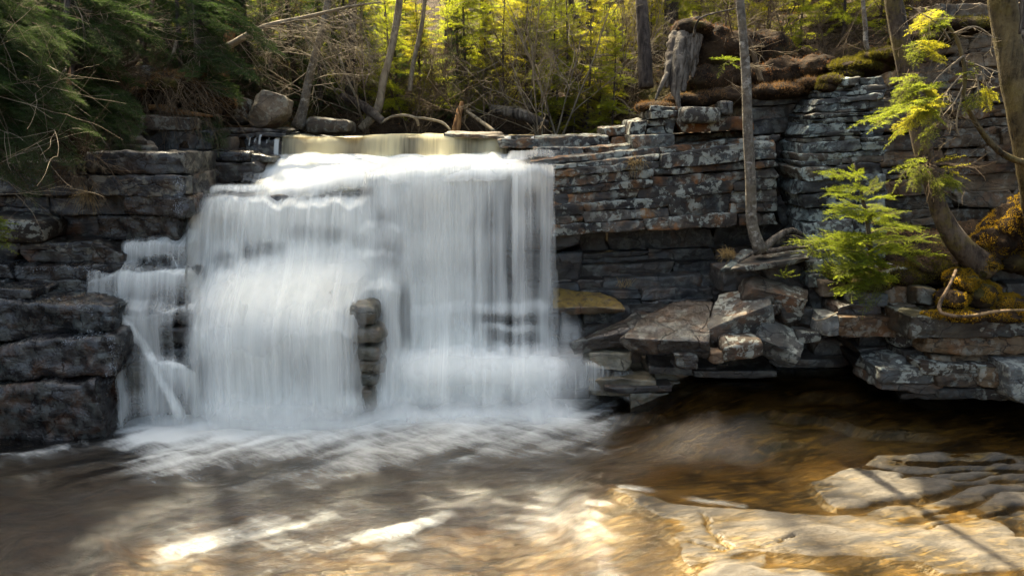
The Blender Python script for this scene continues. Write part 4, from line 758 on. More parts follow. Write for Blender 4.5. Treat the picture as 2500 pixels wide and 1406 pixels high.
rk = [  # x0 y0 x1 y1 Y D mat label
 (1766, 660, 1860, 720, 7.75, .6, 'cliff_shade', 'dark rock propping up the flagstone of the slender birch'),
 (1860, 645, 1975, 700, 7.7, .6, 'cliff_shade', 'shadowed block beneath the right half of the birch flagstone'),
 (2008, 688, 2088, 724, 7.3, .4, 'tan', 'rounded tan stone under the left side of the hemlock shrub'),
 (2077, 708, 2164, 758, 7.15, .45, 'pale', 'square block blotched with pale lichen under the hemlock shrub'),
 (2162, 702, 2240, 752, 7.15, .45, 'brown_cliff', 'brown block fitted right of the pale blotched square block'),
 (2042, 742, 2154, 788, 7.12, .5, 'brown_slab', 'reddish-brown block under the pale blotched square block'),
 (2046, 772, 2188, 820, 7.0, .55, 'brown_cliff', 'long brown block overhanging the dark hollow by the water'),
 (2008, 772, 2050, 820, 6.98, .3, 'pale', 'white-tipped small block at the left end of the long brown block'),
 (2155, 664, 2214, 698, 7.2, .35, 'pale', 'small pale grey stone on top of the brown block by the hemlock'),
 (1972, 672, 2058, 702, 7.45, .4, 'lichen_cliff', 'thin bluish layered stone left of the rounded tan stone'),
 (1974, 640, 2010, 674, 7.55, .4, 'lichen_cliff', 'small bluish cube of rock above the thin layered stone'),
 (1975, 702, 2010, 770, 7.5, .4, 'cliff_shade', 'narrow dark column of crumbly rock left of the reddish-brown block'),
 (2186, 746, 2242, 796, 7.0, .35, 'pale', 'speckled white and black stone at the right end of the long brown block'),
 (2196, 806, 2256, 852, 6.9, .35, 'boulder', 'grey-brown chunk under the speckled white and black stone'),
 (2240, 704, 2298, 752, 6.95, .4, 'sun_ledge', 'tan square stone at the left foot of the golden moss mound'),
 (2206, 858, 2262, 896, 6.85, .35, 'boulder', 'rounded grey stone sticking out of the right stack, upper of two small ones'),
 (2172, 874, 2214, 894, 6.8, .3, 'pale', 'little flat pale stone sticking out of the right stack, lower of two small ones'),
]
for k, (x0, y0, x1, y1, Y, D_, m, lab) in enumerate(rk):
    rg_ = np.random.default_rng(k); rock('stone', box_px(x0, y0, x1, y1, Y, D_, dyt=rg_.normal() * 5, dyb=rg_.normal() * 4, back=.03), M[m], lab, 'stone', seed=120 + k, **{**kb, 'cuts': 8, 'cutmax': .26})
re = empty('rock_ledge', P(2330, 980, 6.7), 'layered outcrop with a sunlit top slab under the golden moss at far right', 'rock ledge')
ke = dict(cell=.026, amp=.035, r=.014, cuts=7, cutmax=.22, warp=.05, strata=.015)
for k, (x0, y0, x1, y1, Y, D_, m, dyt, dyb) in enumerate([(2224, 775, 2640, 825, 6.62, .55, 'sun_ledge', -8, -6), (2262, 824, 2640, 866, 6.66, .6, 'brown_cliff', -4, -4), (2286, 866, 2640, 905, 6.72, .6, 'brown_cliff', -2, 0), (2248, 888, 2450, 916, 6.6, .5, 'boulder', 4, 2), (2154, 902, 2300, 936, 6.62, .6, 'pale', 2, 4), (2290, 912, 2400, 944, 6.58, .5, 'brown_cliff', 0, 4),
        (2390, 900, 2470, 946, 6.55, .5, 'sun_ledge', 0, 2), (2152, 932, 2300, 958, 6.66, .6, 'boulder', 6, 8), (2290, 944, 2480, 972, 6.62, .6, 'boulder', 6, 8), (2200, 958, 2640, 1010, 6.95, .6, 'cliff_shade', 6, 30), (2466, 895, 2640, 990, 6.4, .5, 'pale', 4, 4), (2270, 750, 2640, 790, 6.9, .5, 'brown_cliff', 0, 0)]):
    rock('rock_layer', box_px(x0, y0, x1, y1, Y, D_, dyt=dyt, dyb=dyb), M[m], None, parent=re, seed=150 + k, **ke)
layers(re, M['cliff_shade'], [(2100, 2640, 790, 780, 850, 845, 7.35, 7.2), (2100, 2640, 850, 845, 910, 905, 7.25, 7.1), (2120, 2640, 910, 905, 990, 1010, 7.2, 7.0), (2270, 2640, 640, 600, 700, 690, 7.5, 7.2), (2240, 2640, 700, 690, 780, 770, 7.35, 7.1)], 27, **kc)
# ------------------------------------------------------------------ vegetation builders
def frame(d, up=(0, 0, 1)):
    d = np.asarray(d, float); d = d / np.linalg.norm(d); y = np.cross(up, d)
    if np.linalg.norm(y) < 1e-3: y = np.array([0, 1., 0])
    y /= np.linalg.norm(y); return np.stack([d, y, np.cross(d, y)], 1)
def needles(rg, p0, dirs, L, nl, nw, step, spread, flat):
    "needles along straight twigs: p0 (k,3) start, dirs (k,3), L (k)"
    n = np.maximum(2, (L / step).astype(int)); k = np.repeat(np.arange(len(L)), n); t = np.concatenate([np.arange(a) / a for a in n])
    k = np.concatenate([k, k]); t = np.concatenate([t, t]); m = len(k)
    d = dirs[k]; side = np.cross(d, [0, 0, 1.]); side /= np.linalg.norm(side, axis=1)[:, None] + 1e-9; upv = np.cross(side, d)
    ang = np.where(np.arange(m) < m // 2, 0, np.pi) + rg.normal(0, flat, m)
    rad = side * np.cos(ang)[:, None] + upv * (np.sin(ang) + .15)[:, None]
    nd = d * (1 - spread) + rad * spread; nd /= np.linalg.norm(nd, axis=1)[:, None]
    b = p0[k] + d * (t * L[k])[:, None]; ln = nl * rg.uniform(.7, 1.15, m) * (1 - .35 * t)
    wv = np.cross(nd, rg.normal(0, 1, (m, 3))); wv /= np.linalg.norm(wv, axis=1)[:, None] + 1e-9
    return np.stack([b - wv * nw / 2, b + wv * nw / 2, b + nd * ln[:, None]], 1)
def make_spray(rg, L=.6, tsp=.04, tl=.2, nl=.022, nw=.004, step=.012, droop=.25, spread=.7, flat=.5, ang=52, sub=False, bare=.2):
    "a flat conifer bough along +X: needle triangles and a wood strip"
    s = np.arange(L * .12, L, tsp); s = np.repeat(s, 2) + rg.normal(0, tsp * .25, 2 * len(s)); s = np.clip(s, 0, L)
    sg = np.where(np.arange(len(s)) % 2, 1, -1)
    ax = lambda q: np.stack([q, .03 * L * np.sin(q / L * 5 + 1), -droop * q * q / L + .02 * L * np.sin(q / L * 7)], -1)
    p0 = ax(s); f = s / L; ln = tl * (1 - f ** 1.6) * np.minimum(1, .35 + f * 2) * rg.uniform(.6, 1.2, len(s)) + .03 * L
    a = np.radians(ang + rg.normal(0, 9, len(s))); d = np.stack([np.cos(a), sg * np.sin(a), -.18 + rg.normal(0, .16, len(s))], -1); d /= np.linalg.norm(d, axis=1)[:, None]
    P0, DD, LL = [p0], [d], [ln]
    if sub:
        for q in (.3, .5, .7):
            for sg2 in (1, -1):
                a2 = a * sg - sg2 * np.radians(48) * sg; k = ln > .09
                d2 = np.stack([np.cos(a2), np.sin(a2), -.2 + rg.normal(0, .15, len(s))], -1); d2 /= np.linalg.norm(d2, axis=1)[:, None]
                P0.append((p0 + d * (ln * q)[:, None])[k]); DD.append(d2[k]); LL.append((ln * (.62 - .45 * q))[k] + .015)
    sa = np.linspace(L * .25, L * .97, 10); P0.append(ax(sa)); dx = ax(sa + .01) - ax(sa); DD.append(dx / np.linalg.norm(dx, axis=1)[:, None]); LL.append(np.full(10, L * .085))
    p0, d, ln = np.concatenate(P0), np.concatenate(DD), np.concatenate(LL)
    tri = needles(rg, p0, d, ln, nl, nw, step, spread, flat)
    tw = np.stack([p0, p0 + d * ln[:, None] * .95], 1)      # twig segments
    n0 = np.stack([np.zeros(len(tw)), np.zeros(len(tw)), np.ones(len(tw))], 1); wv = np.cross(d, n0) * .0022
    wood = np.stack([tw[:, 0] - wv, tw[:, 0] + wv, tw[:, 1]], 1)
    q = np.linspace(0, L, 8); av, af = tube(ax(q), np.linspace(.007, .002, 8) * max(.6, L), 4, cap=False)
    return tri, wood, av, af
class Crown:
    def __init__(s): s.t = []; s.r = []; s.w = []; s.wv = Geo()
    def put(s, tpl, origin, d, scale=1, up=(0, 0, 1), r=0.5, rg=None, flip=False):
        tri, wood, av, af = tpl; F_ = frame(d, up) * scale; F_ = F_ * np.array([1, -1, 1]) if flip else F_
        o = np.asarray(origin)
        s.t.append(tri @ F_.T + o); s.r.append(np.full(len(tri), r) + (rg.normal(0, .13, len(tri)) if rg is not None else 0))
        wt = wood @ F_.T + o; s.wv.add(wt.reshape(-1, 3), [np.arange(len(wt) * 3).reshape(-1, 3)]); s.wv.add(av @ F_.T + o, af)
    def crown(s, name, mat, parent, origin=None):
        t = np.concatenate(s.t); r = np.concatenate(s.r)
        return mk(name, t.reshape(-1, 3), [np.arange(len(t) * 3).reshape(-1, 3)], mat, parent, {'rnd': np.repeat(r, 3)}, smooth=False, origin=origin)
ZERO = np.zeros(3)
rgt = np.random.default_rng(5)
TF = [make_spray(rgt, .7, .055, .26, .028, .0065, .02, .25, .72, .9, sub=True) for _ in range(6)]                     # far
TN = [make_spray(rgt, .8, .034, .24, .019, .0034, .0085, .22, .75, .9, sub=True) for _ in range(5)]        # near spruce
TH = [make_spray(rgt, .6, .036, .2, .013, .0042, .008, .28, .85, .12, 58, sub=True) for _ in range(5)]      # hemlock, flat
def bare_tree(g, rg, p, d, L, r, depth, curl=.25, n=5, sides=4, spreadk=.9, up=.1):
    m = 7; pts = [np.array(p, float)]; dd = np.array(d, float)
    for k in range(m):
        dd = dd + rg.normal(0, curl, 3) / m ** .5 * .6 + np.array([0, 0, up / m]); dd /= np.linalg.norm(dd); pts.append(pts[-1] + dd * L / m)
    v, f = tube(pts, np.linspace(r, r * .45, m + 1), sides, cap=False); g.add(v, f)
    if depth == 0: return
    for k in range(n):
        i = int(rg.integers(2, m + 1)); ax_ = pts[i] - pts[i - 1]; ax_ /= np.linalg.norm(ax_)
        nd = ax_ + rg.normal(0, spreadk, 3); nd /= np.linalg.norm(nd)
        bare_tree(g, rg, pts[i], nd, L * rg.uniform(.4, .7), r * .5 * (1 - .4 * i / m) + .0008, depth - 1, curl * 1.2, n, max(3, sides - 1), spreadk, up)
def conifer(label, h, Lmax, tpls, nmat, wmat, seed, z0=.06, step=.13, dead=.25, r0=.028, keep=.85, scale_t=.7, cat='tree', group=None, name='evergreen_tree', lean=.03, per=(4, 7)):
    rg = np.random.default_rng(seed); root = empty(name, (0, 0, 0), label, cat, group)
    zz = np.linspace(-.3, h, 12); tp = np.stack([lean * h * (zz / h) ** 2 * math.cos(seed) + .02 * np.sin(zz * 2 + seed), lean * h * (zz / h) ** 2 * math.sin(seed) + .02 * np.cos(zz * 1.7), zz], 1)
    v, f = tube(tp, np.linspace(r0 * 1.2, .006, 12), 8, .2, seed); mk('trunk', v, f, M[wmat], root, origin=ZERO)
    cr = Crown(); db = Geo(); any_dead = False
    for z in np.arange(z0 * h, h * .985, step):
        f_ = z / h; o = np.array([np.interp(z, zz, tp[:, 0]), np.interp(z, zz, tp[:, 1]), z])
        for k in range(int(rg.integers(*per))):
            az = rg.uniform(0, 2 * np.pi); L = Lmax * (1 - f_) ** .7 * rg.uniform(.55, 1.15) + .12
            el = np.radians(-12 + 45 * f_ + rg.normal(0, 10)); d = np.array([math.cos(az) * math.cos(el), math.sin(az) * math.cos(el), math.sin(el)])
            if f_ < .45 and rg.random() < dead:
                any_dead = True; bare_tree(db, rg, o, d + [0, 0, .1], L * .9, .006, 1, .35, 7, 3, .7, 0.0)
            elif rg.random() < keep:
                nseg = max(1, int(round(L / (scale_t * .9))))
                for q in range(nseg):
                    cr.put(tpls[int(rg.integers(len(tpls)))], o + d * (L * q / nseg * .8), d + rg.normal(0, .12, 3), (L / .7 if nseg == 1 else L / nseg * 1.25 / .7), up=(rg.normal(0, .45), rg.normal(0, .45), 1), r=np.clip(rg.normal(.45, .22), 0, 1), rg=rg, flip=rg.random() < .5)
    cr.wv.mk('branches', M['twig_brown'], root, origin=ZERO); cr.crown('crown', M[nmat], root, origin=ZERO)
    if any_dead: db.mk('dead_branches', M['twig_brown'], root, origin=ZERO)
    return root
def dup(root, loc, rotz=0, scale=1, label=None, group=None, sz=None):
    r = root.copy(); COL.objects.link(r); r.location = loc; r.rotation_euler = (0, 0, rotz); r.scale = (scale, scale, sz or scale)
    if label: r['label'] = label
    if group: r['group'] = group
    for ch in list(root.children):
        c = ch.copy(); COL.objects.link(c); c.parent = r
    return r
def at_px(px, Y, dz=-.05):
    x = float((px - 1250) / FPX * Y); return (x, Y, float(ground_z(x, Y)) + dz)
G1 = 'sunlit young evergreens in the woods behind the falls'; G2 = 'shaded spruces on the left bank'; G3 = 'bare brown shrubs in the woods behind the falls'; G4 = 'dark evergreens deep in the woods'
T1, T2, T3, T4 = 'yellow-green sunlit young evergreen in the woods behind the falls', 'dark green shaded spruce in the woods on the left bank', 'leafless brown shrub tangled among the woods behind the falls', 'mid-green evergreen standing deeper in the woods'
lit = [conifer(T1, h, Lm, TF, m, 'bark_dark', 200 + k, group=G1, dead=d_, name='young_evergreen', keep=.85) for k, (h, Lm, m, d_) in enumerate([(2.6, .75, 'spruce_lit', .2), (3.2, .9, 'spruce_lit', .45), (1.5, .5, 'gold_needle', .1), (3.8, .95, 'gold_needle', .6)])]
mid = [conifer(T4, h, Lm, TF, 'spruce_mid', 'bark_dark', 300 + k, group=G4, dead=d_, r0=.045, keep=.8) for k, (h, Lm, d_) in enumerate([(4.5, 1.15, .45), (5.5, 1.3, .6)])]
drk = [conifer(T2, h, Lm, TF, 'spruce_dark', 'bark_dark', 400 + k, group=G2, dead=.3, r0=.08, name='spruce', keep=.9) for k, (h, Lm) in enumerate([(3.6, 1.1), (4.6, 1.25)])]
def shrub(label, seed, n, L, r, mat, group, depth=3, nn=5, name='bare_shrub', up=.25):
    rg = np.random.default_rng(seed); root = empty(name, (0, 0, 0), label, 'shrub', group)
    for k in range(n):
        g = Geo(); a = rg.uniform(0, 2 * np.pi); bare_tree(g, rg, (rg.normal(0, .05), rg.normal(0, .05), -.1), (math.cos(a) * .55, math.sin(a) * .55, 1), L * rg.uniform(.7, 1.1), r * rg.uniform(.7, 1.2), depth, .3, nn, 5, .75, up)
        g.mk('stem', M[mat], root, origin=ZERO)
    return root
shr = [shrub(T3, 500, 4, 1.3, .014, 'twig_brown', G3), shrub(T3, 501, 5, 1.0, .011, 'twig_brown', G3), shrub(T3, 502, 3, 1.7, .017, 'twig', G3)]
rgp = np.random.default_rng(77)
def scatter(protos, spots, s0, s1):
    used = set()
    for (px, Y) in spots:
        k = int(rgp.integers(len(protos))); loc = at_px(px, Y); rz = rgp.uniform(0, 6.28); s = rgp.uniform(s0, s1)
        if k not in used:
            used.add(k); r = protos[k]; r.location = loc; r.rotation_euler = (0, 0, rz); r.scale = (s, s, s)
        else: dup(protos[k], loc, rz, s)
    for k, r in enumerate(protos):
        if k not in used: r.location = at_px(1000 + 100 * k, 14.5)
sp = [(px + rgp.uniform(-30, 30), rgp.uniform(11.0, 12.6)) for px in np.arange(840, 1660, 36)] + [(px + rgp.uniform(-40, 40), rgp.uniform(12.8, 15.5)) for px in np.arange(560, 1900, 45)] + [(1400, 10.5), (1430, 10.7), (1490, 10.2), (1380, 11.0), (1345, 11.2), (1460, 10.4)]
scatter(lit, [(a, b + .5) for a, b in sp], .6, .92)
for i, px in enumerate(np.arange(1690, 2500, 42)): dup(lit[i % 4], at_px(px + rgp.uniform(-30, 30), rgp.uniform(10.8, 12.8)), px, rgp.uniform(.55, .9))
scatter(mid, [(px + rgp.uniform(-50, 50), rgp.uniform(13, 18)) for px in np.arange(450, 2400, 60)] + [(px + rgp.uniform(-60, 60), rgp.uniform(18, 26)) for px in np.arange(300, 2500, 60)], .4, .62)
scatter(drk, [(px + rgp.uniform(-35, 35), rgp.uniform(9.6, 11.3)) for px in np.arange(-160, 540, 95)] + [(px + rgp.uniform(-40, 40), rgp.uniform(11.6, 14)) for px in np.arange(-250, 560, 60)] + [], .55, .85)
[dup(drk[i % 2], at_px(px, Y), px, s) for i, (px, Y, s) in enumerate([(590, 10.8, .5), (640, 11.3, .6), (690, 11.0, .5), (740, 11.8, .62), (800, 11.4, .55), (840, 12.2, .6), (610, 12, .6), (900, 12.4, .5), (980, 12.0, .42), (1120, 11.7, .4)])]
scatter(shr, [(px + rgp.uniform(-40, 40), rgp.uniform(10.6, 12.4)) for px in np.arange(560, 1560, 34)] + [(px + rgp.uniform(-40, 40), rgp.uniform(9.6, 11.5)) for px in np.arange(1700, 2500, 60)] + [(px, rgp.uniform(9.2, 10.5)) for px in (150, 260, 380, 470)], .7, 1.2)
# ------------------------------------------------------------------ individual trees
def trunk_px(pts, n=40, sides=14, lump=.14, seed=0):
    q = np.array([list(P(a, b, Y)) + [w_ / 2 / FPX * Y] for a, b, Y, w_ in pts]); s = spline(q, n)
    return tube(s[:, :3], s[:, 3], sides, lump, seed), s
def twigs_px(g, rg, x, y, Y, dirs, n=6, L=.3, r=.004, depth=1):
    for k in range(n):
        d = np.array(dirs, float) + rg.normal(0, .45, 3); bare_tree(g, rg, P(x + rg.normal() * 6, y + rg.normal() * 6, Y), d, L * rg.uniform(.6, 1.2), r, depth, .4, 5, 3, .6, -.05)
rgf = np.random.default_rng(99)
def simple_tree(name, label, pts, mat, base=None, sides=14, lump=.14, seed=0, cat='tree', part='trunk'):
    (v, f), s = trunk_px(pts, seed=seed, sides=sides, lump=lump); b = s[-1, :3]
    root = empty(name, b, label, cat); mk(part, v, f, M[mat], root); return root, s
birch, _s = simple_tree('birch', 'slender pale grey trunk rising from the flagstone in front of the right cliff', [(1800, -420, 7.75, 15), (1804, -60, 7.7, 18), (1810, 40, 7.68, 19), (1816, 110, 7.66, 20), (1822, 200, 7.65, 22), (1825, 300, 7.62, 23), (1829, 380, 7.62, 24), (1833, 460, 7.6, 25), (1834, 530, 7.6, 26), (1840, 565, 7.6, 28), (1850, 595, 7.6, 31), (1860, 616, 7.58, 40)], 'birch', lump=.08, seed=3)
g = Geo()
for y in (60, 120, 160, 230): twigs_px(g, rgf, 1815, y, 7.66, (rgf.choice([-1, 1]), -.3, .1), 2, .3, .003)
g.mk('twigs', M['twig'], birch)
for pts in ([(1858, 612, 7.58, 18), (1880, 592, 7.6, 20), (1905, 574, 7.62, 18), (1930, 562, 7.65, 14), (1958, 572, 7.68, 9)], [(1860, 614, 7.55, 16), (1890, 612, 7.52, 14), (1925, 606, 7.5, 12), (1962, 604, 7.5, 8), (1985, 596, 7.5, 5)], [(1866, 606, 7.6, 12), (1900, 588, 7.66, 16), (1940, 580, 7.7, 14), (1966, 592, 7.7, 8)], [(1850, 612, 7.55, 12), (1830, 622, 7.52, 8), (1800, 640, 7.5, 5)]):
    (v, f), s = trunk_px(pts, 24, 8, .25, 4); mk('root', v, f, M['deadwood'], birch)
spr, _s = simple_tree('spruce', 'thick rough brown trunk curving out of the golden moss mound at right', [(2165, -420, 7.5, 34), (2176, -60, 7.3, 38), (2190, 50, 7.25, 40), (2213, 170, 7.2, 41), (2240, 300, 7.15, 40), (2262, 400, 7.1, 38), (2280, 465, 7.08, 38), (2297, 520, 7.05, 42), (2326, 575, 7.03, 50), (2366, 622, 7.0, 58), (2410, 655, 7.0, 74)], 'bark', seed=5)
rt, _s = simple_tree('tree', 'ridged golden-brown trunk leaning at the right edge of the frame', [(2420, -420, 6.9, 50), (2442, -60, 6.8, 56), (2452, 40, 6.8, 58), (2466, 140, 6.75, 58), (2482, 230, 6.72, 60), (2502, 320, 6.7, 60), (2522, 420, 6.7, 62), (2540, 540, 6.75, 66), (2560, 660, 6.8, 76)], 'bark_gold', seed=6, lump=.2)
(v, f), s = trunk_px([(2570, 412, 6.66, 17), (2500, 396, 6.6, 16), (2470, 388, 6.58, 15), (2438, 369, 6.55, 14), (2412, 342, 6.54, 13), (2394, 318, 6.53, 12), (2376, 290, 6.52, 11), (2360, 262, 6.52, 10), (2352, 238, 6.52, 9), (2356, 190, 6.52, 9), (2350, 140, 6.54, 8), (2330, 84, 6.58, 7), (2300, 50, 6.62, 5)], 60, 8, .2, 7); mk('limb', v, f, M['bark_gold'], rt)
(v, f), s = trunk_px([(2494, -40, 6.6, 9), (2496, 40, 6.6, 9), (2489, 84, 6.6, 5)], 16, 6, .1, 7); mk('dead_stem', v, f, M['deadwood'], rt)
g = Geo()
for (a, b, c, d) in [((2352, 137), (2290, 190), (2262, 240), 4), ((2356, 150), (2400, 165), (2440, 178), 3), ((2350, 230), (2335, 300), (2345, 340), 4), ((2329, 82), (2380, 66), (2430, 95), 4), ((2350, 180), (2310, 230), (2290, 300), 3), ((2320, 100), (2290, 60), (2220, 14), 3), ((2356, 200), (2330, 250), (2300, 285), 3), ((2380, 165), (2390, 220), (2386, 250), 3)]:
    (v, f), s = trunk_px([(*a, 6.53, d + 1), (*b, 6.48, d), (*c, 6.45, 2)], 14, 5, .1, 2); g.add(v, f)
    for k in range(7):
        i = int(rgf.integers(3, 13)); bare_tree(g, rgf, s[i, :3], rgf.normal(0, .5, 3) + [0, 0, -.5], rgf.uniform(.08, .24), .0025, 1, .4, 4, 3, .6, -.1)
g.mk('twigs', M['twig'], rt)
def bough(parent, mat, a, b, width=.5, n=3, seed=0, tp=None, droop=.2, name='bough'):
    "needled bough between two points given as (px,py,Y)"
    rg = np.random.default_rng(seed); c = Crown(); A, B = P(*a), P(*b); L = np.linalg.norm(B - A); d = (B - A) / L
    for k in range(n):
        t = make_spray(rg, L * (1 if k == 0 else rg.uniform(.55, .8)), .034, width * (.5 if k == 0 else .4), .016, .0036, .0075, droop, .72, 1.0, sub=True) if tp is None else tp[int(rg.integers(len(tp)))]
        dd = d + (rg.normal(0, .28, 3) if k else 0); o = A if k == 0 else A + d * L * rg.uniform(0, .35)
        c.put(t, o, dd, 1 if tp is None else L / .6, r=np.clip(.5 + rg.normal(0, .2), 0, 1), rg=rg)
    o = c.crown(name, M[mat], parent); c.wv.mk('bough_twigs', M['twig_brown'], o, origin=np.array(parent.location)); return o
for k, (a, b, w_, par) in enumerate([((2300, 20, 6.6), (2205, 66, 6.5), .35, spr), ((2310, 40, 6.6), (2240, 90, 6.45), .3, spr), ((2250, 20, 6.8), (2330, 48, 6.5), .25, spr), ((2232, 100, 6.7), (2322, 140, 6.45), .4, spr), ((2255, 85, 6.7), (2230, 150, 6.5), .3, spr),
        ((2240, 180, 6.6), (2175, 250, 6.4), .35, rt), ((2250, 200, 6.55), (2300, 240, 6.4), .4, rt), ((2300, 200, 6.5), (2190, 225, 6.4), .35, rt), ((2300, 236, 6.5), (2078, 262, 6.3), .4, rt), ((2310, 245, 6.48), (2170, 306, 6.3), .45, rt), ((2240, 240, 6.5), (2325, 292, 6.35), .4, rt), ((2300, 285, 6.45), (2236, 362, 6.35), .22, rt),
        ((2392, 205, 6.45), (2448, 240, 6.4), .35, rt), ((2392, 220, 6.45), (2350, 272, 6.35), .3, rt), ((2388, 176, 6.5), (2340, 190, 6.4), .15, rt), ((2400, 215, 6.45), (2420, 268, 6.35), .3, rt),
        ((2262, 385, 6.9), (2174, 398, 6.7), .2, spr), ((2262, 395, 6.9), (2212, 450, 6.7), .25, spr), ((2275, 400, 6.9), (2350, 368, 6.7), .15, spr), ((2280, 420, 6.85), (2362, 460, 6.6), .35, spr), ((2300, 420, 6.85), (2300, 478, 6.6), .3, spr), ((2290, 410, 6.85), (2370, 425, 6.6), .2, spr), ((2250, 400, 6.9), (2250, 462, 6.7), .22, spr)]):
    bough(par, 'bough' if k % 3 else 'gold_needle', a, b, w_, 3, 700 + k)
g = Geo()
for k in range(26): bare_tree(g, rgf, P(2270 + rgf.normal() * 12, 405 + rgf.normal() * 14, 6.95), rgf.normal(0, .6, 3) + [0, -.6, -.1], rgf.uniform(.15, .4), .003, 1, .4, 4, 3, .6, -.1)
for k in range(16): bare_tree(g, rgf, P(2215 + rgf.normal() * 10, 160 + rgf.normal() * 60, 7.0), rgf.normal(0, .6, 3) + [.4, -.4, -.1], rgf.uniform(.15, .4), .003, 1, .4, 4, 3, .6, -.1)
g.mk('dead_twigs', M['twig_brown'], spr)
# hemlock shrub on the right ledge
hb = P(2135, 690, 7.3); hem = empty('hemlock_shrub', hb, 'bright green feathery young hemlock on the ledge between the pillar and the curved trunk', 'shrub')
(v, f), s = trunk_px([(2085, 400, 7.05, 4), (2105, 480, 7.1, 8), (2120, 560, 7.15, 11), (2128, 640, 7.22, 13), (2135, 695, 7.3, 15)], 24, 7, .1, 8); mk('trunk', v, f, M['bark_dark'], hem)
c = Crown(); rg = np.random.default_rng(12)
tips = [(1996, 396, .0), (2060, 398, .1), (2110, 402, .2), (2008, 440, .1), (2160, 440, .1), (1990, 500, 0), (2190, 480, .0), (2040, 470, .3), (2110, 470, .4), (1972, 535, .05), (2240, 500, .1), (2060, 530, .45), (2150, 520, .45), (1975, 600, .1), (2278, 560, .1), (2030, 580, .4), (2110, 580, .55), (2190, 570, .4), (2000, 640, .2), (2270, 600, .2), (2050, 640, .5), (2130, 640, .6), (2200, 640, .4), (2040, 665, .5), (2240, 545, .3), (2090, 430, .4), (2020, 520, .35), (2220, 610, .4), (2170, 600, .55), (2075, 600, .55), (2100, 655, .5), (2160, 470, .35), (2140, 655, .5), (2060, 490, .1), (2000, 560, .3), (2250, 570, -.2), (2030, 610, -.2), (2150, 560, -.2), (2060, 560, -.25), (2110, 500, -.2)]
for k, (x, y, fw) in enumerate(tips):
    x, y = x + rg.normal() * 16, y + rg.normal() * 12
    i = int(np.clip(np.interp(y + 20, [400, 690], [1, 22]) + rg.normal(), 0, 23)); A = s[i, :3]; B = P(x, y, 7.15 - fw); L = np.linalg.norm(B - A); d = (B - A) / L
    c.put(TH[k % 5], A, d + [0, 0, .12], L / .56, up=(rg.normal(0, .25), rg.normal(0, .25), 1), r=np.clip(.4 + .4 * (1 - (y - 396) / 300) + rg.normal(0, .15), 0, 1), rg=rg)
    for q in range(1): c.put(TH[(k + 2 + q) % 5], A + d * L * rg.uniform(.25, .6), d + rg.normal(0, .3, 3), L / .6 * rg.uniform(.5, .7), r=np.clip(.45 + rg.normal(0, .2), 0, 1), rg=rg)
c.wv.mk('branches', M['twig_brown'], hem); c.crown('crown', M['hemlock'], hem)
# small sprigs
sap = empty('evergreen_seedling', P(1915, 690, 7.2), 'tiny green seedling between the flagstone and the sloping grey slab', 'plant')
for k in range(5): bough(sap, 'spruce_mid', (1915, 680, 7.2), (1895 + 14 * k, 640 + abs(k - 2) * 12, 7.1), .12, 1, 740 + k)
sap = empty('evergreen_seedling', P(1775, 190, 8.6), 'small dark green seedling on the soil bank left of the slender birch top', 'plant')
for k in range(7): bough(sap, 'spruce_mid', (1775, 150, 8.6), (1735 + 15 * k, 125 + rgf.integers(60), 8.45), .2, 1, 750 + k)
sap = empty('spruce_sprig', P(-20, 590, 7.3), 'drooping green spruce sprig at the left edge over the mid ledges', 'plant')
for k in range(5): bough(sap, 'spruce_mid', (-60, 540 + 6 * k, 7.2), (30 + rgf.integers(12), 520 + 18 * k, 7.0), .25, 1, 760 + k)
# near spruces on the left bank
def near_spruce(label, base, h, tipl, seed, mat='spruce_dark', lim=None):
    rg = np.random.default_rng(seed); root = empty('spruce', base, label, 'tree'); b = np.array(base)
    z = np.linspace(-.2, h, 12); v, f = tube(b + np.stack([.05 * np.sin(z), 0 * z, z], 1), np.linspace(.11, .03, 12), 10, .15, seed); mk('trunk', v, f, M['bark_dark'], root)
    c = Crown(); g = Geo()
    for (x, y, Y) in tipl:
        B = P(x, y, Y); hd = np.hypot(B[0] - b[0], B[1] - b[1]); A = b + np.array([0, 0, np.clip(B[2] - b[2] + .3 * hd, .1, h)]); L = np.linalg.norm(B - A); d = (B - A) / L
        if rg.random() < .2: bare_tree(g, rg, A, d, L * .9, .008, 2, .3, 6, 4, .6, -.05)
        n = max(1, int(L / .5))
        for q in range(n):
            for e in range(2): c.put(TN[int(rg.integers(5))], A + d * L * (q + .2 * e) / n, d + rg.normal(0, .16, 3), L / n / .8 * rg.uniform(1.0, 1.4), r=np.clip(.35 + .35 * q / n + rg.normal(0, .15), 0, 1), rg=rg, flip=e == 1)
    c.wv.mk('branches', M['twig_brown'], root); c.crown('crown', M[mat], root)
    if g.n: g.mk('dead_branches', M['twig'], root)
    return root
rr = np.random.default_rng(3)
near_spruce('big dark spruce at the left edge with boughs hanging over the ledges', tuple(P(-150, 420, 7.9) - [0, 0, .1]), 3.3, [(rr.uniform(-120, 175), rr.uniform(-20, 330), rr.uniform(7.0, 8.0)) for _ in range(46)] + [(168, 330, 7.1), (160, 370, 7.0), (110, 380, 6.95), (60, 385, 7.0), (158, 150, 7.2), (160, 200, 7.1), (140, 250, 7.1), (165, 300, 7.1), (20, 395, 7.0)], 31)
near_spruce('dark spruce with drooping fans beside the flagstones, right of the big edge spruce', tuple(P(205, 330, 8.9) - [0, 0, .1]), 3.1, [(rr.uniform(120, 340), rr.uniform(-10, 310), rr.uniform(8.2, 9.3)) for _ in range(26)] + [(338, 298, 8.0), (325, 330, 7.95), (270, 325, 7.95), (225, 335, 7.9), (290, 90, 8.2), (262, 130, 8.1), (300, 250, 8.1), (250, 300, 8.0)], 32)
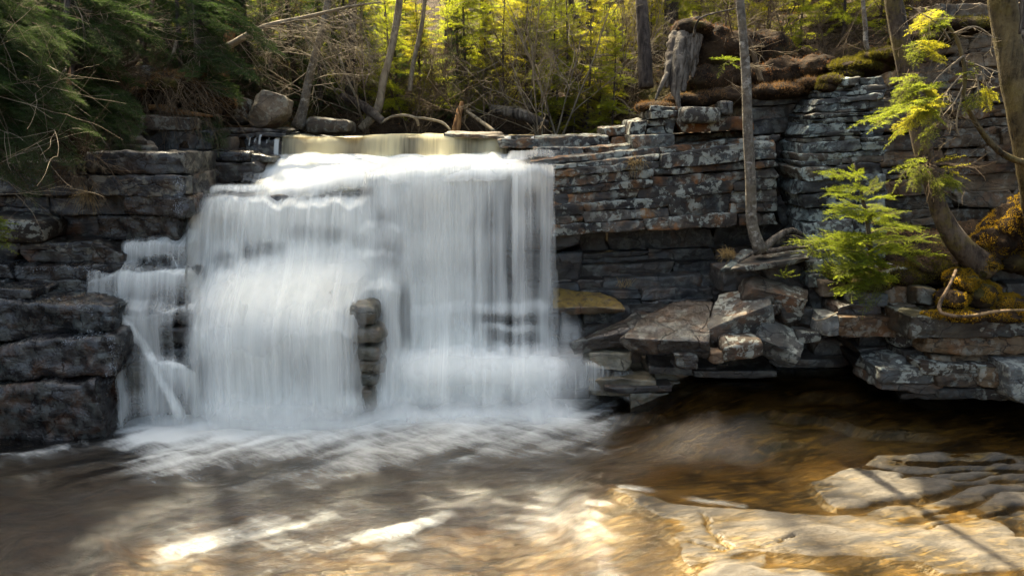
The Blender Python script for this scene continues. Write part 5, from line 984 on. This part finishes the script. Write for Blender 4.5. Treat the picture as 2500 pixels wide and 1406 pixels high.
near_spruce('slim dark spruce whose fans hang over the brush pile', tuple(P(500, 300, 9.5) - [0, 0, .1]), 3, [(rr.uniform(420, 590), rr.uniform(-20, 250), rr.uniform(8.9, 9.9)) for _ in range(24)] + [(580, 150, 9.0), (560, 215, 9.0), (480, 180, 8.9), (530, 300, 8.8), (590, 60, 9.0)], 33)
# leaning pale trunk with a fan of bare twigs
lt, s = simple_tree('birch', 'leaning pale trunk with a spray of bare twigs, left of the top lip', [(860, -260, 10.6, 14), (806, -20, 10.4, 16), (790, 60, 10.35, 17), (768, 140, 10.3, 18), (752, 205, 10.25, 19), (738, 275, 10.2, 24), (728, 312, 10.2, 36)], 'birch', seed=9)
g = Geo()
for k in range(30):
    i = int(rgf.integers(3, 34)); bare_tree(g, rgf, s[i, :3], (rgf.choice([-1, -1, 1]) * 1.0, rgf.normal(0, .5) - .3, rgf.normal(0, .5)), rgf.uniform(.4, 1.0), .007, 2, .35, 5, 4, .55, -.05)
g.mk('branches', M['twig'], lt)
lm = empty('fallen_limb', P(540, 118, 9.9), 'long bare limb with curling twigs slanting up to the right above the pinkish boulder', 'branch')
(v, f), s = trunk_px([(520, 124, 9.9, 17), (560, 112, 9.9, 16), (642, 68, 9.95, 13), (750, 42, 10, 9), (850, 18, 10, 6), (930, 6, 10.1, 3)], 40, 8, .15, 3); mk('limb', v, f, M['twig'], lm)
g = Geo()
for k in range(46):
    i = int(rgf.integers(6, 39)); bare_tree(g, rgf, s[i, :3], (.7, rgf.normal(0, .4) - .2, rgf.normal(-.2, .7)), rgf.uniform(.3, .9), .005, 2, .4, 4, 4, .5, -.25)
g.mk('twigs', M['twig'], lm)
for k, (pts, m, lab) in enumerate([
    ([(365, -40, 10, 9), (372, 0, 10, 9), (362, 70, 9.95, 10), (340, 140, 9.9, 10), (310, 160, 9.85, 10), (288, 178, 9.8, 12)], 'twig_brown', 'thin curved sapling bending down to the left bank, beside the whitish boulder'),
    ([(430, 100, 9.8, 6), (422, 135, 9.75, 8), (395, 185, 9.7, 9), (365, 205, 9.6, 10), (325, 222, 9.5, 12)], 'twig', 'grey crooked branch lying over the brush pile'),
    ([(205, -60, 9.6, 34), (216, 0, 9.5, 34), (200, 40, 9.45, 30), (196, 90, 9.4, 24), (188, 150, 9.4, 22), (160, 240, 9.3, 20)], 'redwood', 'split orange-brown trunk among the dark boughs at upper left'),
    ([(566, 20, 10.6, 22), (560, 90, 10.6, 24), (548, 180, 10.6, 26), (545, 240, 10.5, 30)], 'redwood', 'broken reddish stem behind the slim dark spruce'),
    ([(985, -80, 11.3, 13), (970, 40, 11.2, 16), (958, 110, 11.1, 17), (935, 200, 11, 18), (922, 268, 10.9, 20), (880, 316, 10.8, 18)], 'twig', 'leaning tan stem behind the middle of the lip'),
    ([(1045, -80, 11.5, 8), (1030, 60, 11.4, 10), (1010, 150, 11.3, 11), (1000, 225, 11.2, 12)], 'twig', 'short upright tan stem right of the leaning tan stem'),
    ([(1560, -200, 10.2, 26), (1566, 0, 10.1, 28), (1572, 100, 10, 30), (1578, 215, 9.9, 34)], 'bark_dark', 'dark straight trunk just left of the dead stump'),
    ([(1182, -100, 12.2, 16), (1178, 80, 12.1, 17), (1172, 220, 12, 19)], 'bark_dark', 'dark thin trunk behind the right half of the lip'),
    ([(1380, -40, 12.5, 14), (1405, 40, 12.4, 15), (1425, 95, 12.3, 16), (1440, 250, 12.2, 18)], 'bark_dark', 'dark bent trunk among the bright young evergreens'),
    ([(862, -60, 11.8, 18), (860, 60, 11.8, 19), (856, 150, 11.7, 20), (850, 300, 11.6, 22)], 'bark_dark', 'dark trunk right of the leaning pale trunk'),
    ([(1795, -60, 8.8, 14), (1805, 30, 8.8, 14), (1815, 80, 8.75, 13), (1832, 110, 8.7, 12), (1850, 170, 8.65, 12), (1858, 200, 8.6, 14)], 'twig_brown', 'thin grey trunk standing on the soil bank behind the slender birch'),
    ([(2106, 0, 8.6, 9), (2112, 60, 8.55, 10), (2115, 110, 8.5, 11), (2128, 142, 8.45, 12), (2150, 155, 8.4, 13), (2172, 150, 8.35, 12)], 'birch', 'small pale trunk curling out of the mossy edge above the lichen pillar')]):
    o, s = simple_tree('sapling' if k < 2 else 'tree', lab, pts, m, seed=20 + k, sides=10, lump=.2)
    g = Geo()
    for q in range(9): bare_tree(g, rgf, s[int(rgf.integers(2, 36)), :3], rgf.normal(0, 1, 3) + [0, -.2, .1], rgf.uniform(.15, .6), .004, 1, .35, 5, 3, .6, 0)
    g.mk('twigs', M['twig_brown'], o)
def log(label, pts, mat, lump=.25, seed=0, name='fallen_log', cat='log'):
    (v, f), s = trunk_px(pts, 30, 10, lump, seed); o = mk(name, v, f, M[mat]); tag(o, label, cat); return o
log('brown log lying under the brush pile on the left bank', [(362, 262, 9.0, 14), (400, 264, 9.0, 17), (430, 272, 9.0, 14), (475, 278, 9.0, 10), (520, 284, 9, 5)], 'redwood', seed=1)
log('dark log slanting down to the lip behind the falls', [(836, 236, 11.2, 16), (870, 250, 11, 20), (905, 272, 10.8, 22), (935, 298, 10.6, 18)], 'bark_dark', seed=2)
log('bleached white log behind the right end of the lip', [(1200, 264, 10.9, 14), (1230, 272, 10.8, 24), (1270, 280, 10.7, 27), (1310, 294, 10.6, 24), (1340, 300, 10.6, 8)], 'deadwood', .35, 3)
log('straight grey pole leaning into the hollow behind the lip', [(1140, 272, 10.9, 8), (1170, 294, 10.6, 9), (1206, 320, 10.3, 9)], 'twig', .1, 4, 'fallen_pole')
log('forked bare root arching over the hollow behind the middle of the lip', [(930, 302, 10.5, 4), (955, 286, 10.4, 6), (990, 282, 10.4, 7), (1015, 290, 10.4, 7), (1022, 308, 10.4, 6)], 'twig', .2, 5, 'root', 'root')
log('long thin bare root lying behind the middle of the lip', [(1000, 286, 10.3, 5), (1040, 290, 10.3, 6), (1080, 300, 10.3, 6), (1100, 318, 10.2, 5)], 'twig', .2, 6, 'root', 'root')
log('thick broken brown stub standing behind the lip', [(1128, 250, 10.8, 10), (1120, 280, 10.7, 16), (1112, 322, 10.6, 20)], 'redwood', .3, 7, 'broken_stub', 'stub')
# dead stump on the cliff edge
st_ = empty('dead_stump', P(1662, 268, 8.62), 'ragged grey dead stump with splintered foot on the cliff edge', 'stump')
g = Geo()
for k, pts in enumerate([[(1652, 84, 9.0, 30), (1640, 130, 8.9, 30), (1634, 180, 8.8, 24), (1626, 215, 8.75, 8)], [(1672, 66, 9.0, 34), (1660, 120, 8.86, 34), (1650, 180, 8.75, 30), (1650, 225, 8.7, 20), (1660, 268, 8.62, 6)], [(1690, 60, 9.0, 34), (1682, 120, 8.9, 32), (1672, 170, 8.82, 26), (1668, 225, 8.72, 10)], [(1704, 50, 9.05, 30), (1700, 100, 8.95, 26), (1694, 150, 8.9, 20), (1690, 190, 8.85, 6)]]):
    (v, f), s = trunk_px(pts, 40, 12, .4, 40 + k); g.add(v, f)
g.mk('splintered_trunk', M['deadwood'], st_)
for pts in ([(1694, 90, 8.8, 6), (1700, 60, 8.7, 6), (1720, 40, 8.6, 4), (1800, 20, 8.5, 3)], [(1630, 180, 8.75, 14), (1612, 215, 8.7, 10), (1600, 245, 8.65, 5)]):
    (v, f), s2 = trunk_px(pts, 18, 7, .2, 3); mk('root', v, f, M['deadwood'], st_)
# ------------------------------------------------------------------ soil mounds, moss, grass, litter
def tufts(rg, p, n, h, w_, spread=.5):
    "small blades standing on points p with normals n"
    k = len(p); d = n + rg.normal(0, spread, (k, 3)); d /= np.linalg.norm(d, axis=1)[:, None]; s = np.cross(d, rg.normal(0, 1, (k, 3))); s /= np.linalg.norm(s, axis=1)[:, None] + 1e-9
    hh = h * rg.uniform(.5, 1.3, k)[:, None]; return np.stack([p - s * w_, p + s * w_, p + d * hh], 1)
def mound(name, label, cat, blobs, n, mats, h=.02, w_=.004, seed=0, spread=.6, disp=.5, kind=None):
    "blobs: (px,py,Y,rx,ry,rz)"
    rg = np.random.default_rng(seed); g = Geo(); T = []; C_ = np.array([P(*b[:3]) for b in blobs]); Rr = np.array([b[3:6] for b in blobs])
    for i, b in enumerate(blobs):
        m1_, n1_ = 26, 44; th = np.linspace(0, 2 * np.pi, n1_, endpoint=False); ph = np.linspace(0, np.pi, m1_)
        d = np.stack([np.outer(np.sin(ph), np.cos(th)), np.outer(np.sin(ph), np.sin(th)), np.outer(np.cos(ph), 1 + 0 * th)], -1); v = C_[i] + d * Rr[i]
        v = v + d * (disp * Rr[i].min() * (fbm(v * 3.5, 5, seed, .6) + .4 * fbm(v * 11, 3, seed + 1)))[..., None]
        ii = np.arange(m1_ - 1)[:, None] * n1_ + np.arange(n1_)[None]; jj = np.arange(m1_ - 1)[:, None] * n1_ + (np.arange(n1_)[None] + 1) % n1_
        g.add(v.reshape(-1, 3), [np.stack([ii, ii + n1_, jj + n1_, jj], -1).reshape(-1, 4)], rnd=.2)
        k = int(n * Rr[i].prod() ** .667 / (Rr.prod(1) ** .667).sum()); dd = rg.normal(0, 1, (k, 3)); dd /= np.linalg.norm(dd, axis=1)[:, None]; dd = dd[dd[:, 2] > -.35]
        v = C_[i] + dd * Rr[i]; v = v + dd * (disp * Rr[i].min() * (fbm(v * 3.5, 5, seed, .6) + .4 * fbm(v * 11, 3, seed + 1)))[:, None]; nn = dd / Rr[i]; nn /= np.linalg.norm(nn, axis=1)[:, None]
        clump = fbm(v * 9, 3, seed + 3); kk = clump > -.12; v, nn, clump = v[kk], nn[kk], clump[kk]
        T.append((tufts(rg, v + nn * (.02 * clump)[:, None], nn + [0, 0, .4], h, w_, spread), np.clip(.5 + .9 * clump + rg.normal(0, .15, len(v)), 0, 1)))
    root = empty(name, (C_[0, 0], C_[0, 1], C_[:, 2].min() - .1), label, cat, kind=kind)
    g.mk('soil', M[mats[0]], root); t = np.concatenate([a for a, _ in T]); r = np.repeat(np.concatenate([a for _, a in T]), 3)
    mk('tufts', t.reshape(-1, 3), [np.arange(len(t) * 3).reshape(-1, 3)], M[mats[1]], root, {'rnd': r}, smooth=False); return root
mound('moss_mound', 'golden moss mound behind the foot of the curved trunk at the right edge', 'moss', [(2470, 575, 7.15, .3, .3, .3), (2420, 600, 7.1, .22, .25, .2), (2520, 540, 7.2, .35, .3, .35), (2500, 640, 7.0, .3, .25, .15), (2395, 640, 7.05, .2, .2, .14)], 42000, ('soil', 'moss'), .022, .0035, 1)
mound('moss_mound', 'golden moss mound spilling in front of the curved trunk onto the sunlit ledge', 'moss', [(2345, 690, 6.95, .16, .2, .14), (2320, 730, 6.85, .14, .18, .12), (2390, 720, 6.9, .2, .22, .14), (2440, 740, 6.85, .24, .2, .12), (2350, 770, 6.72, .3, .16, .06), (2440, 770, 6.7, .28, .16, .07), (2275, 770, 6.7, .1, .1, .04)], 42000, ('soil', 'moss'), .02, .0035, 2)
mound('moss_mound', 'olive mossy soil under the hemlock shrub on the right ledge', 'moss', [(2120, 690, 7.35, .24, .25, .1), (2200, 670, 7.4, .3, .3, .12), (2280, 660, 7.35, .3, .3, .16), (2050, 668, 7.5, .2, .2, .08), (2340, 650, 7.4, .2, .3, .16)], 26000, ('soil', 'moss_green'), .03, .003, 3)
mound('moss_mound', 'brown and olive overhanging turf along the top edge of the dark cliff', 'turf', [(1610, 262, 9.0, .3, .3, .07), (1690, 246, 8.95, .35, .3, .1), (1770, 238, 8.9, .35, .3, .11), (1850, 228, 8.9, .35, .3, .1), (1920, 222, 8.85, .3, .3, .1), (1985, 206, 8.75, .25, .3, .1)], 16000, ('soil', 'deadneedle'), .04, .0022, 4, .9)
mound('soil_mound', 'dark root-bound soil mass behind the dead stump on the cliff edge', 'soil mound', [(1690, 72, 9.05, .26, .22, .14), (1745, 130, 9.3, .4, .3, .35), (1740, 200, 9.05, .35, .3, .2), (1820, 195, 9.1, .45, .3, .22), (1910, 185, 9.1, .45, .3, .2), (1990, 175, 8.95, .3, .3, .16), (1830, 130, 9.6, .6, .4, .25)], 11000, ('soil', 'litter'), .03, .003, 14, .9)
mound('soil_mound', 'litter-covered soil slope behind the curved trunk, at the foot of the brown wall', 'soil mound', [(2300, 610, 8.1, .7, .6, .2), (2440, 600, 8.2, .8, .6, .3), (2560, 590, 8.2, .8, .7, .35), (2220, 640, 8.0, .4, .4, .15)], 9000, ('soil', 'litter'), .03, .004, 15, .9)
mound('moss_mound', 'olive moss cushion at the top corner of the lichen pillar', 'moss', [(2040, 200, 8.4, .2, .2, .09), (2020, 214, 8.36, .12, .12, .06), (2070, 185, 8.42, .16, .2, .08)], 7000, ('soil', 'moss_green'), .022, .003, 5)
mound('moss_mound', 'shaggy mossy ledge top above the lichen pillar, under the small curling trunk', 'moss', [(2100, 165, 8.5, .35, .3, .1), (2170, 140, 8.4, .35, .3, .1)], 22000, ('soil', 'moss_green'), .035, .003, 6, .8)
mound('moss_mound', 'mossy turf along the top of the brown wall behind the thick trunk', 'turf', [(2250, 100, 9.4, .4, .3, .12), (2330, 66, 9.4, .5, .3, .12)], 9000, ('soil', 'moss_green'), .035, .003, 16, .8)
mound('brush_pile', 'arched dark brush pile of roots and soil on the left bank', 'brush pile', [(450, 215, 9.3, .45, .4, .2), (380, 235, 9.3, .3, .3, .15), (520, 250, 9.3, .25, .3, .2), (300, 260, 9.2, .4, .3, .15)], 14000, ('soil', 'deadneedle'), .05, .0025, 7, .9)
g = Geo()
for k in range(70):
    x = rgf.uniform(330, 500); A = P(x, 190 + abs(x - 430) * .2, 9.1); bare_tree(g, rgf, A, (rgf.uniform(-.2, 1), -.5, rgf.uniform(-.8, .2)), rgf.uniform(.4, .9), .006, 1, .35, 4, 3, .5, -.5)
o = g.mk('dead_twigs', M['twig_brown']); tag(o, 'tangle of dead twigs draped over the arched brush pile on the left bank', 'twigs', kind='stuff')
g = Geo()
for k in range(60): bare_tree(g, rgf, P(rgf.uniform(20, 230), rgf.uniform(350, 420), 7.5), (rgf.uniform(-.3, 1), -.6, rgf.uniform(-.5, .2)), rgf.uniform(.25, .6), .004, 1, .4, 5, 3, .6, -.5)
for k in range(14): bare_tree(g, rgf, P(rgf.uniform(150, 230), 400, 7.5), (.3, -.2, rgf.uniform(.1, .5)), rgf.uniform(.3, .6), .004, 1, .3, 5, 3, .4, .2)
o = g.mk('dead_twigs', M['twig_brown']); tag(o, 'dry reddish twigs hanging over the edge of the left stack of ledges', 'twigs', kind='stuff')
g = Geo()
for k in range(240):
    x = rgf.uniform(1.2, 5.6); y = rgf.uniform(9.0, 11); bare_tree(g, rgf, (x, y, float(ground_z(x, y)) + .02), (rgf.normal(), rgf.normal() - .3, .35), rgf.uniform(.2, .6), .004, 1, .4, 4, 3, .6, -.2)
o = g.mk('dead_twigs', M['twig_brown']); tag(o, 'dead twigs scattered over the soil bank above the right cliff', 'twigs', kind='stuff')
k = 5200; x = rgf.uniform(-7, 7, k); y = rgf.uniform(8.2, 14, k); z = ground_z(x, y); p = np.stack([x, y, z + .01], 1); kk = z > 2.6; p = p[kk]
d1 = rgf.normal(0, 1, (len(p), 3)) * [1, 1, .4]; d1 /= np.linalg.norm(d1, axis=1)[:, None]; d2 = np.cross(d1, rgf.normal(0, .4, (len(p), 3)) + [0, 0, 1]); sz = rgf.uniform(.015, .035, len(p))[:, None]
q = np.stack([p - d1 * sz, p + d2 * sz * .5, p + d1 * sz, p - d2 * sz * .5], 1)
o = mk('leaf_litter', q.reshape(-1, 3), [np.arange(len(q) * 4).reshape(-1, 4)], M['litter'], attrs={'rnd': np.repeat(rgf.random(len(q)), 4)}, smooth=False); tag(o, 'brown fallen leaves scattered over the forest floor', 'leaves', kind='stuff')
k = 30000; x = rgf.uniform(1.2, 6, k); y = rgf.uniform(8.4, 11.5, k); p = np.stack([x, y, ground_z(x, y)], 1); cl = fbm(np.stack([x * 2, y * 2, 0 * x], 1), 4, 5); kk = (p[:, 2] > 2.9) & (cl > .0); p, cl = p[kk], cl[kk]
t = tufts(rgf, p, np.tile([0, -.3, 1.], (len(p), 1)), .045, .003, .9); o = mk('ground_cover', t.reshape(-1, 3), [np.arange(len(t) * 3).reshape(-1, 3)], M['moss_green'], attrs={'rnd': np.repeat(np.clip(.3 + cl, 0, 1), 3)}, smooth=False); tag(o, 'low brown and olive ground cover on the bank above the right cliff', 'ground cover', kind='stuff')
def grass(label, x, y, Y, n, L, d, mat='drygrass', seed=0):
    rg = np.random.default_rng(seed); V = []
    for k in range(n):
        p = P(x + rg.normal() * 8, y + rg.normal() * 3, Y); dd = np.array(d) + rg.normal(0, .5, 3); dd /= np.linalg.norm(dd); l = L * rg.uniform(.5, 1.2); s_ = np.cross(dd, [0, 1, .2]); s_ /= np.linalg.norm(s_)
        a, b, c_ = p, p + dd * l * .6, p + dd * l + [0, 0, -.35 * l]; V += [[a - s_ * .0025, a + s_ * .0025, b + s_ * .002, b - s_ * .002], [b - s_ * .002, b + s_ * .002, c_, c_]]
    V = np.array(V); o = mk('grass_tuft', V.reshape(-1, 3), [np.arange(len(V) * 4).reshape(-1, 4)], M[mat], attrs={'rnd': np.repeat(rg.random(len(V)), 4)}, smooth=False); tag(o, label, 'grass')
grass('dry grass tuft left of the foot of the slender birch', 1780, 625, 7.7, 160, .16, (-.4, -.5, .5), seed=1)
grass('hanging dry grass tuft on the upper cliff ledge left of the birch', 1550, 398, 8.3, 110, .18, (0, -.6, -.1), seed=2)
grass('dry hanging grass on the dark ledge under the left twigs', 215, 470, 7.6, 90, .22, (.1, -.5, -.4), seed=3)
grass('thin dry stalks at the back of the dark recess', 1525, 700, 8.2, 24, .2, (0, -.2, 1), seed=4)
# roots on the sunlit ledge
log('pale root looping down from the golden moss and along the sunlit ledge', [(2334, 660, 6.8, 7), (2319, 695, 6.66, 8), (2300, 728, 6.6, 9), (2292, 752, 6.56, 9), (2300, 765, 6.52, 9), (2339, 772, 6.5, 9), (2377, 770, 6.5, 9), (2428, 761, 6.52, 8), (2490, 757, 6.55, 7), (2540, 757, 6.6, 6)], 'log', .4, 8, 'root', 'root')
log('thin pale rootlet hanging in the hollow left of the long brown block', [(2045, 762, 7.0, 3), (2020, 776, 6.95, 4), (1995, 782, 6.95, 4), (1984, 776, 7.0, 3)], 'twig', .15, 9, 'root', 'root')
# ice on the left boulders
from mathutils.bvhtree import BVHTree
bpy.context.view_layer.update()
def ice(label, line, n, r, drip, seed):
    rg = np.random.default_rng(seed); g = Geo(); obs = [o for o in bpy.data.objects if o.type == 'MESH' and o.name.split('.')[0] in ('boulder', 'block', 'rock_layer', 'rust_face')]
    px, py = proj(spline(np.array([P(*a, 7) for a in line]), 200)); trees = []
    for o in obs:
        mw = o.matrix_world; vs = [mw @ v.co for v in o.data.vertices]
        if min(v.x for v in vs) < -2.8: trees.append(BVHTree.FromPolygons(vs, [tuple(p.vertices) for p in o.data.polygons]))
    for k in range(n):
        i = int(rg.integers(200)); x, y = px[i] + rg.normal() * 7, py[i] + rg.normal() * 4 + abs(rg.normal()) * 4; d = Vector(P(x, y, 1.0) - [0, 0, CAMZ]).normalized(); best = None
        for t in trees:
            h = t.ray_cast(Vector((0, 0, CAMZ)), d)
            if h[0] is not None and (best is None or h[3] < best[3]): best = h
        if best is None or best[3] > 9.5: continue
        p = np.array(best[0]); nn = np.array(best[1]); s = rg.uniform(.3, 1) * r; a = np.cross(nn, rg.normal(0, 1, 3)); a /= np.linalg.norm(a)
        v, f = tube([p - a * s * 2, p - a * s * .8 + nn * s * .2, p + a * s + nn * s * .2, p + a * s * 2.2], [s * .1, s * .5, s * .45, s * .1], 5); g.add(v, f)
        if rg.random() < drip: v, f = tube([p, p - [0, 0, s * 4], p - [0, 0, s * rg.uniform(6, 14)]], [s * .4, s * .3, .0008], 5); g.add(v, f)
    o = g.mk('ice_crust', M['ice']); tag(o, label, 'ice', kind='stuff')
ice('crust of ice with icicles round the tip of the orange-spotted black boulder', [(150, 836), (205, 814), (250, 812), (272, 830), (278, 865), (270, 905), (262, 942)], 260, .006, .05, 1)
ice('white ice rim along the top of the rusty-ended black boulder', [(20, 728), (80, 726), (130, 724), (180, 735), (225, 758)], 130, .006, .05, 2)
ice('icicles on the corner of the upper left ledge by the falls', [(432, 430), (440, 460), (436, 490), (432, 525)], 150, .006, .12, 3)
ice('frosty ice along the flat ledge of the mid left bank', [(60, 655), (130, 653), (200, 652), (260, 658)], 90, .006, .04, 4)
# ------------------------------------------------------------------ tall trees; unseen crown sprays added along sun rays to shade and dapple
SH = []
def lit_at(px, py, Y, r): SH.append((P(px, py, Y), r))
def lit_w(px, py, r):
    dx, dy, dz = ray(px, py); t = -CAMZ / dz; SH.append((np.array([dx * t, dy * t, 0]), r))
for a in [(520, 1275, .2), (460, 1310, .16), (600, 1315, .26), (555, 1290, .22), (700, 1350, .24), (650, 1390, .12), (800, 1320, .14), (880, 1385, .16), (560, 1405, .1), (960, 1330, .1), (420, 1395, .1), (780, 1395, .14), (690, 1255, .08), (840, 1255, .06), (1010, 1390, .1), (2060, 1068, .28), (2150, 1062, .32), (2230, 1070, .28), (2000, 1056, .2), (1930, 1062, .15), (2200, 1010, .05), (2250, 1130, .12), (2400, 1125, .12), (2120, 1190, .14), (2350, 1190, .2), (2450, 1200, .2), (2250, 1235, .12), (1720, 1300, .1), (1800, 1290, .14), (1880, 1270, .1), (2150, 1330, .08), (2300, 1330, .16), (2380, 1345, .18), (2480, 1350, .18), (1760, 1390, .08), (1950, 1395, .08), (1290, 1290, .08), (1420, 1275, .08), (1500, 1310, .06), (60, 1250, .06)]: lit_w(*a)
for a in [(2450, 540, 7.1, .35), (2400, 620, 7.0, .25), (2330, 700, 6.85, .25), (2400, 770, 6.6, .3), (2480, 800, 6.55, .3), (2260, 780, 6.6, .15), (2120, 500, 7.0, .4), (2060, 430, 7.0, .3), (2180, 620, 6.9, .35), (2040, 620, 6.9, .25), (2230, 260, 6.4, .4), (2120, 270, 6.3, .3), (2250, 60, 6.5, .4), (2270, 130, 6.5, .3), (2400, 230, 6.4, .3), (2250, 420, 6.7, .3), (2330, 440, 6.6, .3), (2450, 100, 6.8, .25), (2440, 360, 6.5, .25), (2185, 60, 7.2, .2), (2290, 500, 7.0, .15),
          (760, 355, 9.25, .35), (900, 350, 9.25, .4), (1050, 350, 9.25, .4), (1180, 352, 9.25, .3), (720, 390, 9.0, .25), (760, 385, 9, .2), (660, 436, 8.5, .06), (1830, 60, 7.66, .12), (1700, 300, 8.4, .12), (1950, 170, 8.9, .2), (1960, 200, 8.8, .15), (640, 260, 9.4, .2), (680, 330, 9.4, .2), (160, 150, 7.1, .15), (140, 330, 7, .15), (560, 110, 9, .2), (330, 290, 8.0, .15), (300, 110, 8.1, .15), (780, 200, 10.3, .3), (700, 100, 10, .4), (1290, 285, 10.7, .3), (2050, 205, 8.4, .2)]: lit_at(*a)
for x in np.arange(820, 2500, 90):
    for y in (30, 110, 190, 270):
        if not (x > 1600 and y > 60): lit_at(x, y, 11.6, .42)
LP_ = np.array([a for a, _ in SH]); LR = np.array([r for _, r in SH])
rg = np.random.default_rng(2024); NS = 5200
kind = rg.choice(5, NS, p=[.4, .22, .14, .16, .08]); tg = np.zeros((NS, 3))
for i in range(NS):
    k = kind[i]
    if k == 0: tg[i] = P(rg.uniform(380, 1400), rg.uniform(400, 1040), 7.7)
    elif k == 1:
        dx, dy, dz = ray(rg.uniform(-150, 2650), rg.uniform(1020, 1440)); t = -CAMZ / dz; tg[i] = (dx * t, dy * t, 0)
    elif k == 2: tg[i] = P(rg.uniform(-200, 500), rg.uniform(150, 1080), rg.uniform(6.9, 8.6))
    elif k == 3: tg[i] = P(rg.uniform(1300, 2600), rg.uniform(100, 960), rg.uniform(6.9, 8.6))
    else: tg[i] = P(rg.uniform(-200, 620), rg.uniform(-50, 330), rg.uniform(8.5, 11))
zt = rg.uniform(7.2, 11.5, NS); tt = (zt - tg[:, 2]) / SUND[2]; pos = tg + SUND * tt[:, None]
dl = pos[:, None] - LP_[None]; al = dl @ SUND; dist = np.linalg.norm(dl - al[..., None] * SUND, axis=-1); ok = ~((dist < (LR + .24)[None]) & (al > .5)).any(1)
pos = pos[ok]
bases = [(-9.0, 10.5), (-7.0, 12.8), (-5.3, 11.9), (-5.6, 14.6), (-3.0, 13.2), (-1.0, 12.4), (-.6, 15.0), (1.4, 13.6), (2.6, 12.2), (3.2, 14.8)]
near = np.array([[np.hypot(p[0] - b[0], p[1] - b[1]) for b in bases] for p in pos]).argmin(1)
TO = [make_spray(rg, .8, .085, .34, .055, .013, .03, .2, .72, .8) for _ in range(4)]
for b, (x, y) in enumerate(bases):
    z0 = float(ground_z(x, y)); ppx = proj(np.array([x, y, z0 + 1]))[0]
    root = empty('gobo_spruce', (x, y, z0), 'tall evergreen with unseen crown added for shade, ' + ['beyond the left edge spruce', 'behind the thin curved sapling at left', 'behind the long slanting limb', 'farthest back at left', 'behind the shrubs left of the lip middle', 'behind the middle of the lip', 'far behind the middle of the lip', 'among the bright young evergreens', 'behind the dead stump', 'farthest back behind the dead stump'][b], 'tree')
    zz = np.linspace(-.2, 9.5, 14); v, f = tube(np.stack([x + .1 * np.sin(zz * .5 + b), y + .1 * np.cos(zz * .4), z0 + zz], 1), np.linspace(.13, .03, 14), 10, .15, b); mk('trunk', v, f, M['bark_dark'], root)
    c = Crown(); g = Geo()
    for p in pos[near == b]:
        a = rg.uniform(0, 6.28); d = np.array([p[0] - x, p[1] - y, 0]); d = d / (np.linalg.norm(d) + 1e-6) + rg.normal(0, .4, 3); d[2] = rg.normal(-.1, .25)
        c.put(TO[int(rg.integers(4))], p - d * .4, d, rg.uniform(.6, 1.1), r=np.clip(rg.normal(.5, .2), 0, 1), rg=rg)
        if rg.random() < .25:
            A = np.array([x, y, np.clip(p[2] + rg.uniform(-.3, .6), z0 + 2, z0 + 9)]); v, f = tube([A, (A + p) / 2 + [0, 0, .15], p], [.03, .02, .006], 5, cap=False); g.add(v, f)
    if c.t: c.crown('crown', M['spruce_mid'], root)
    if g.n: g.mk('limbs', M['bark_dark'], root)
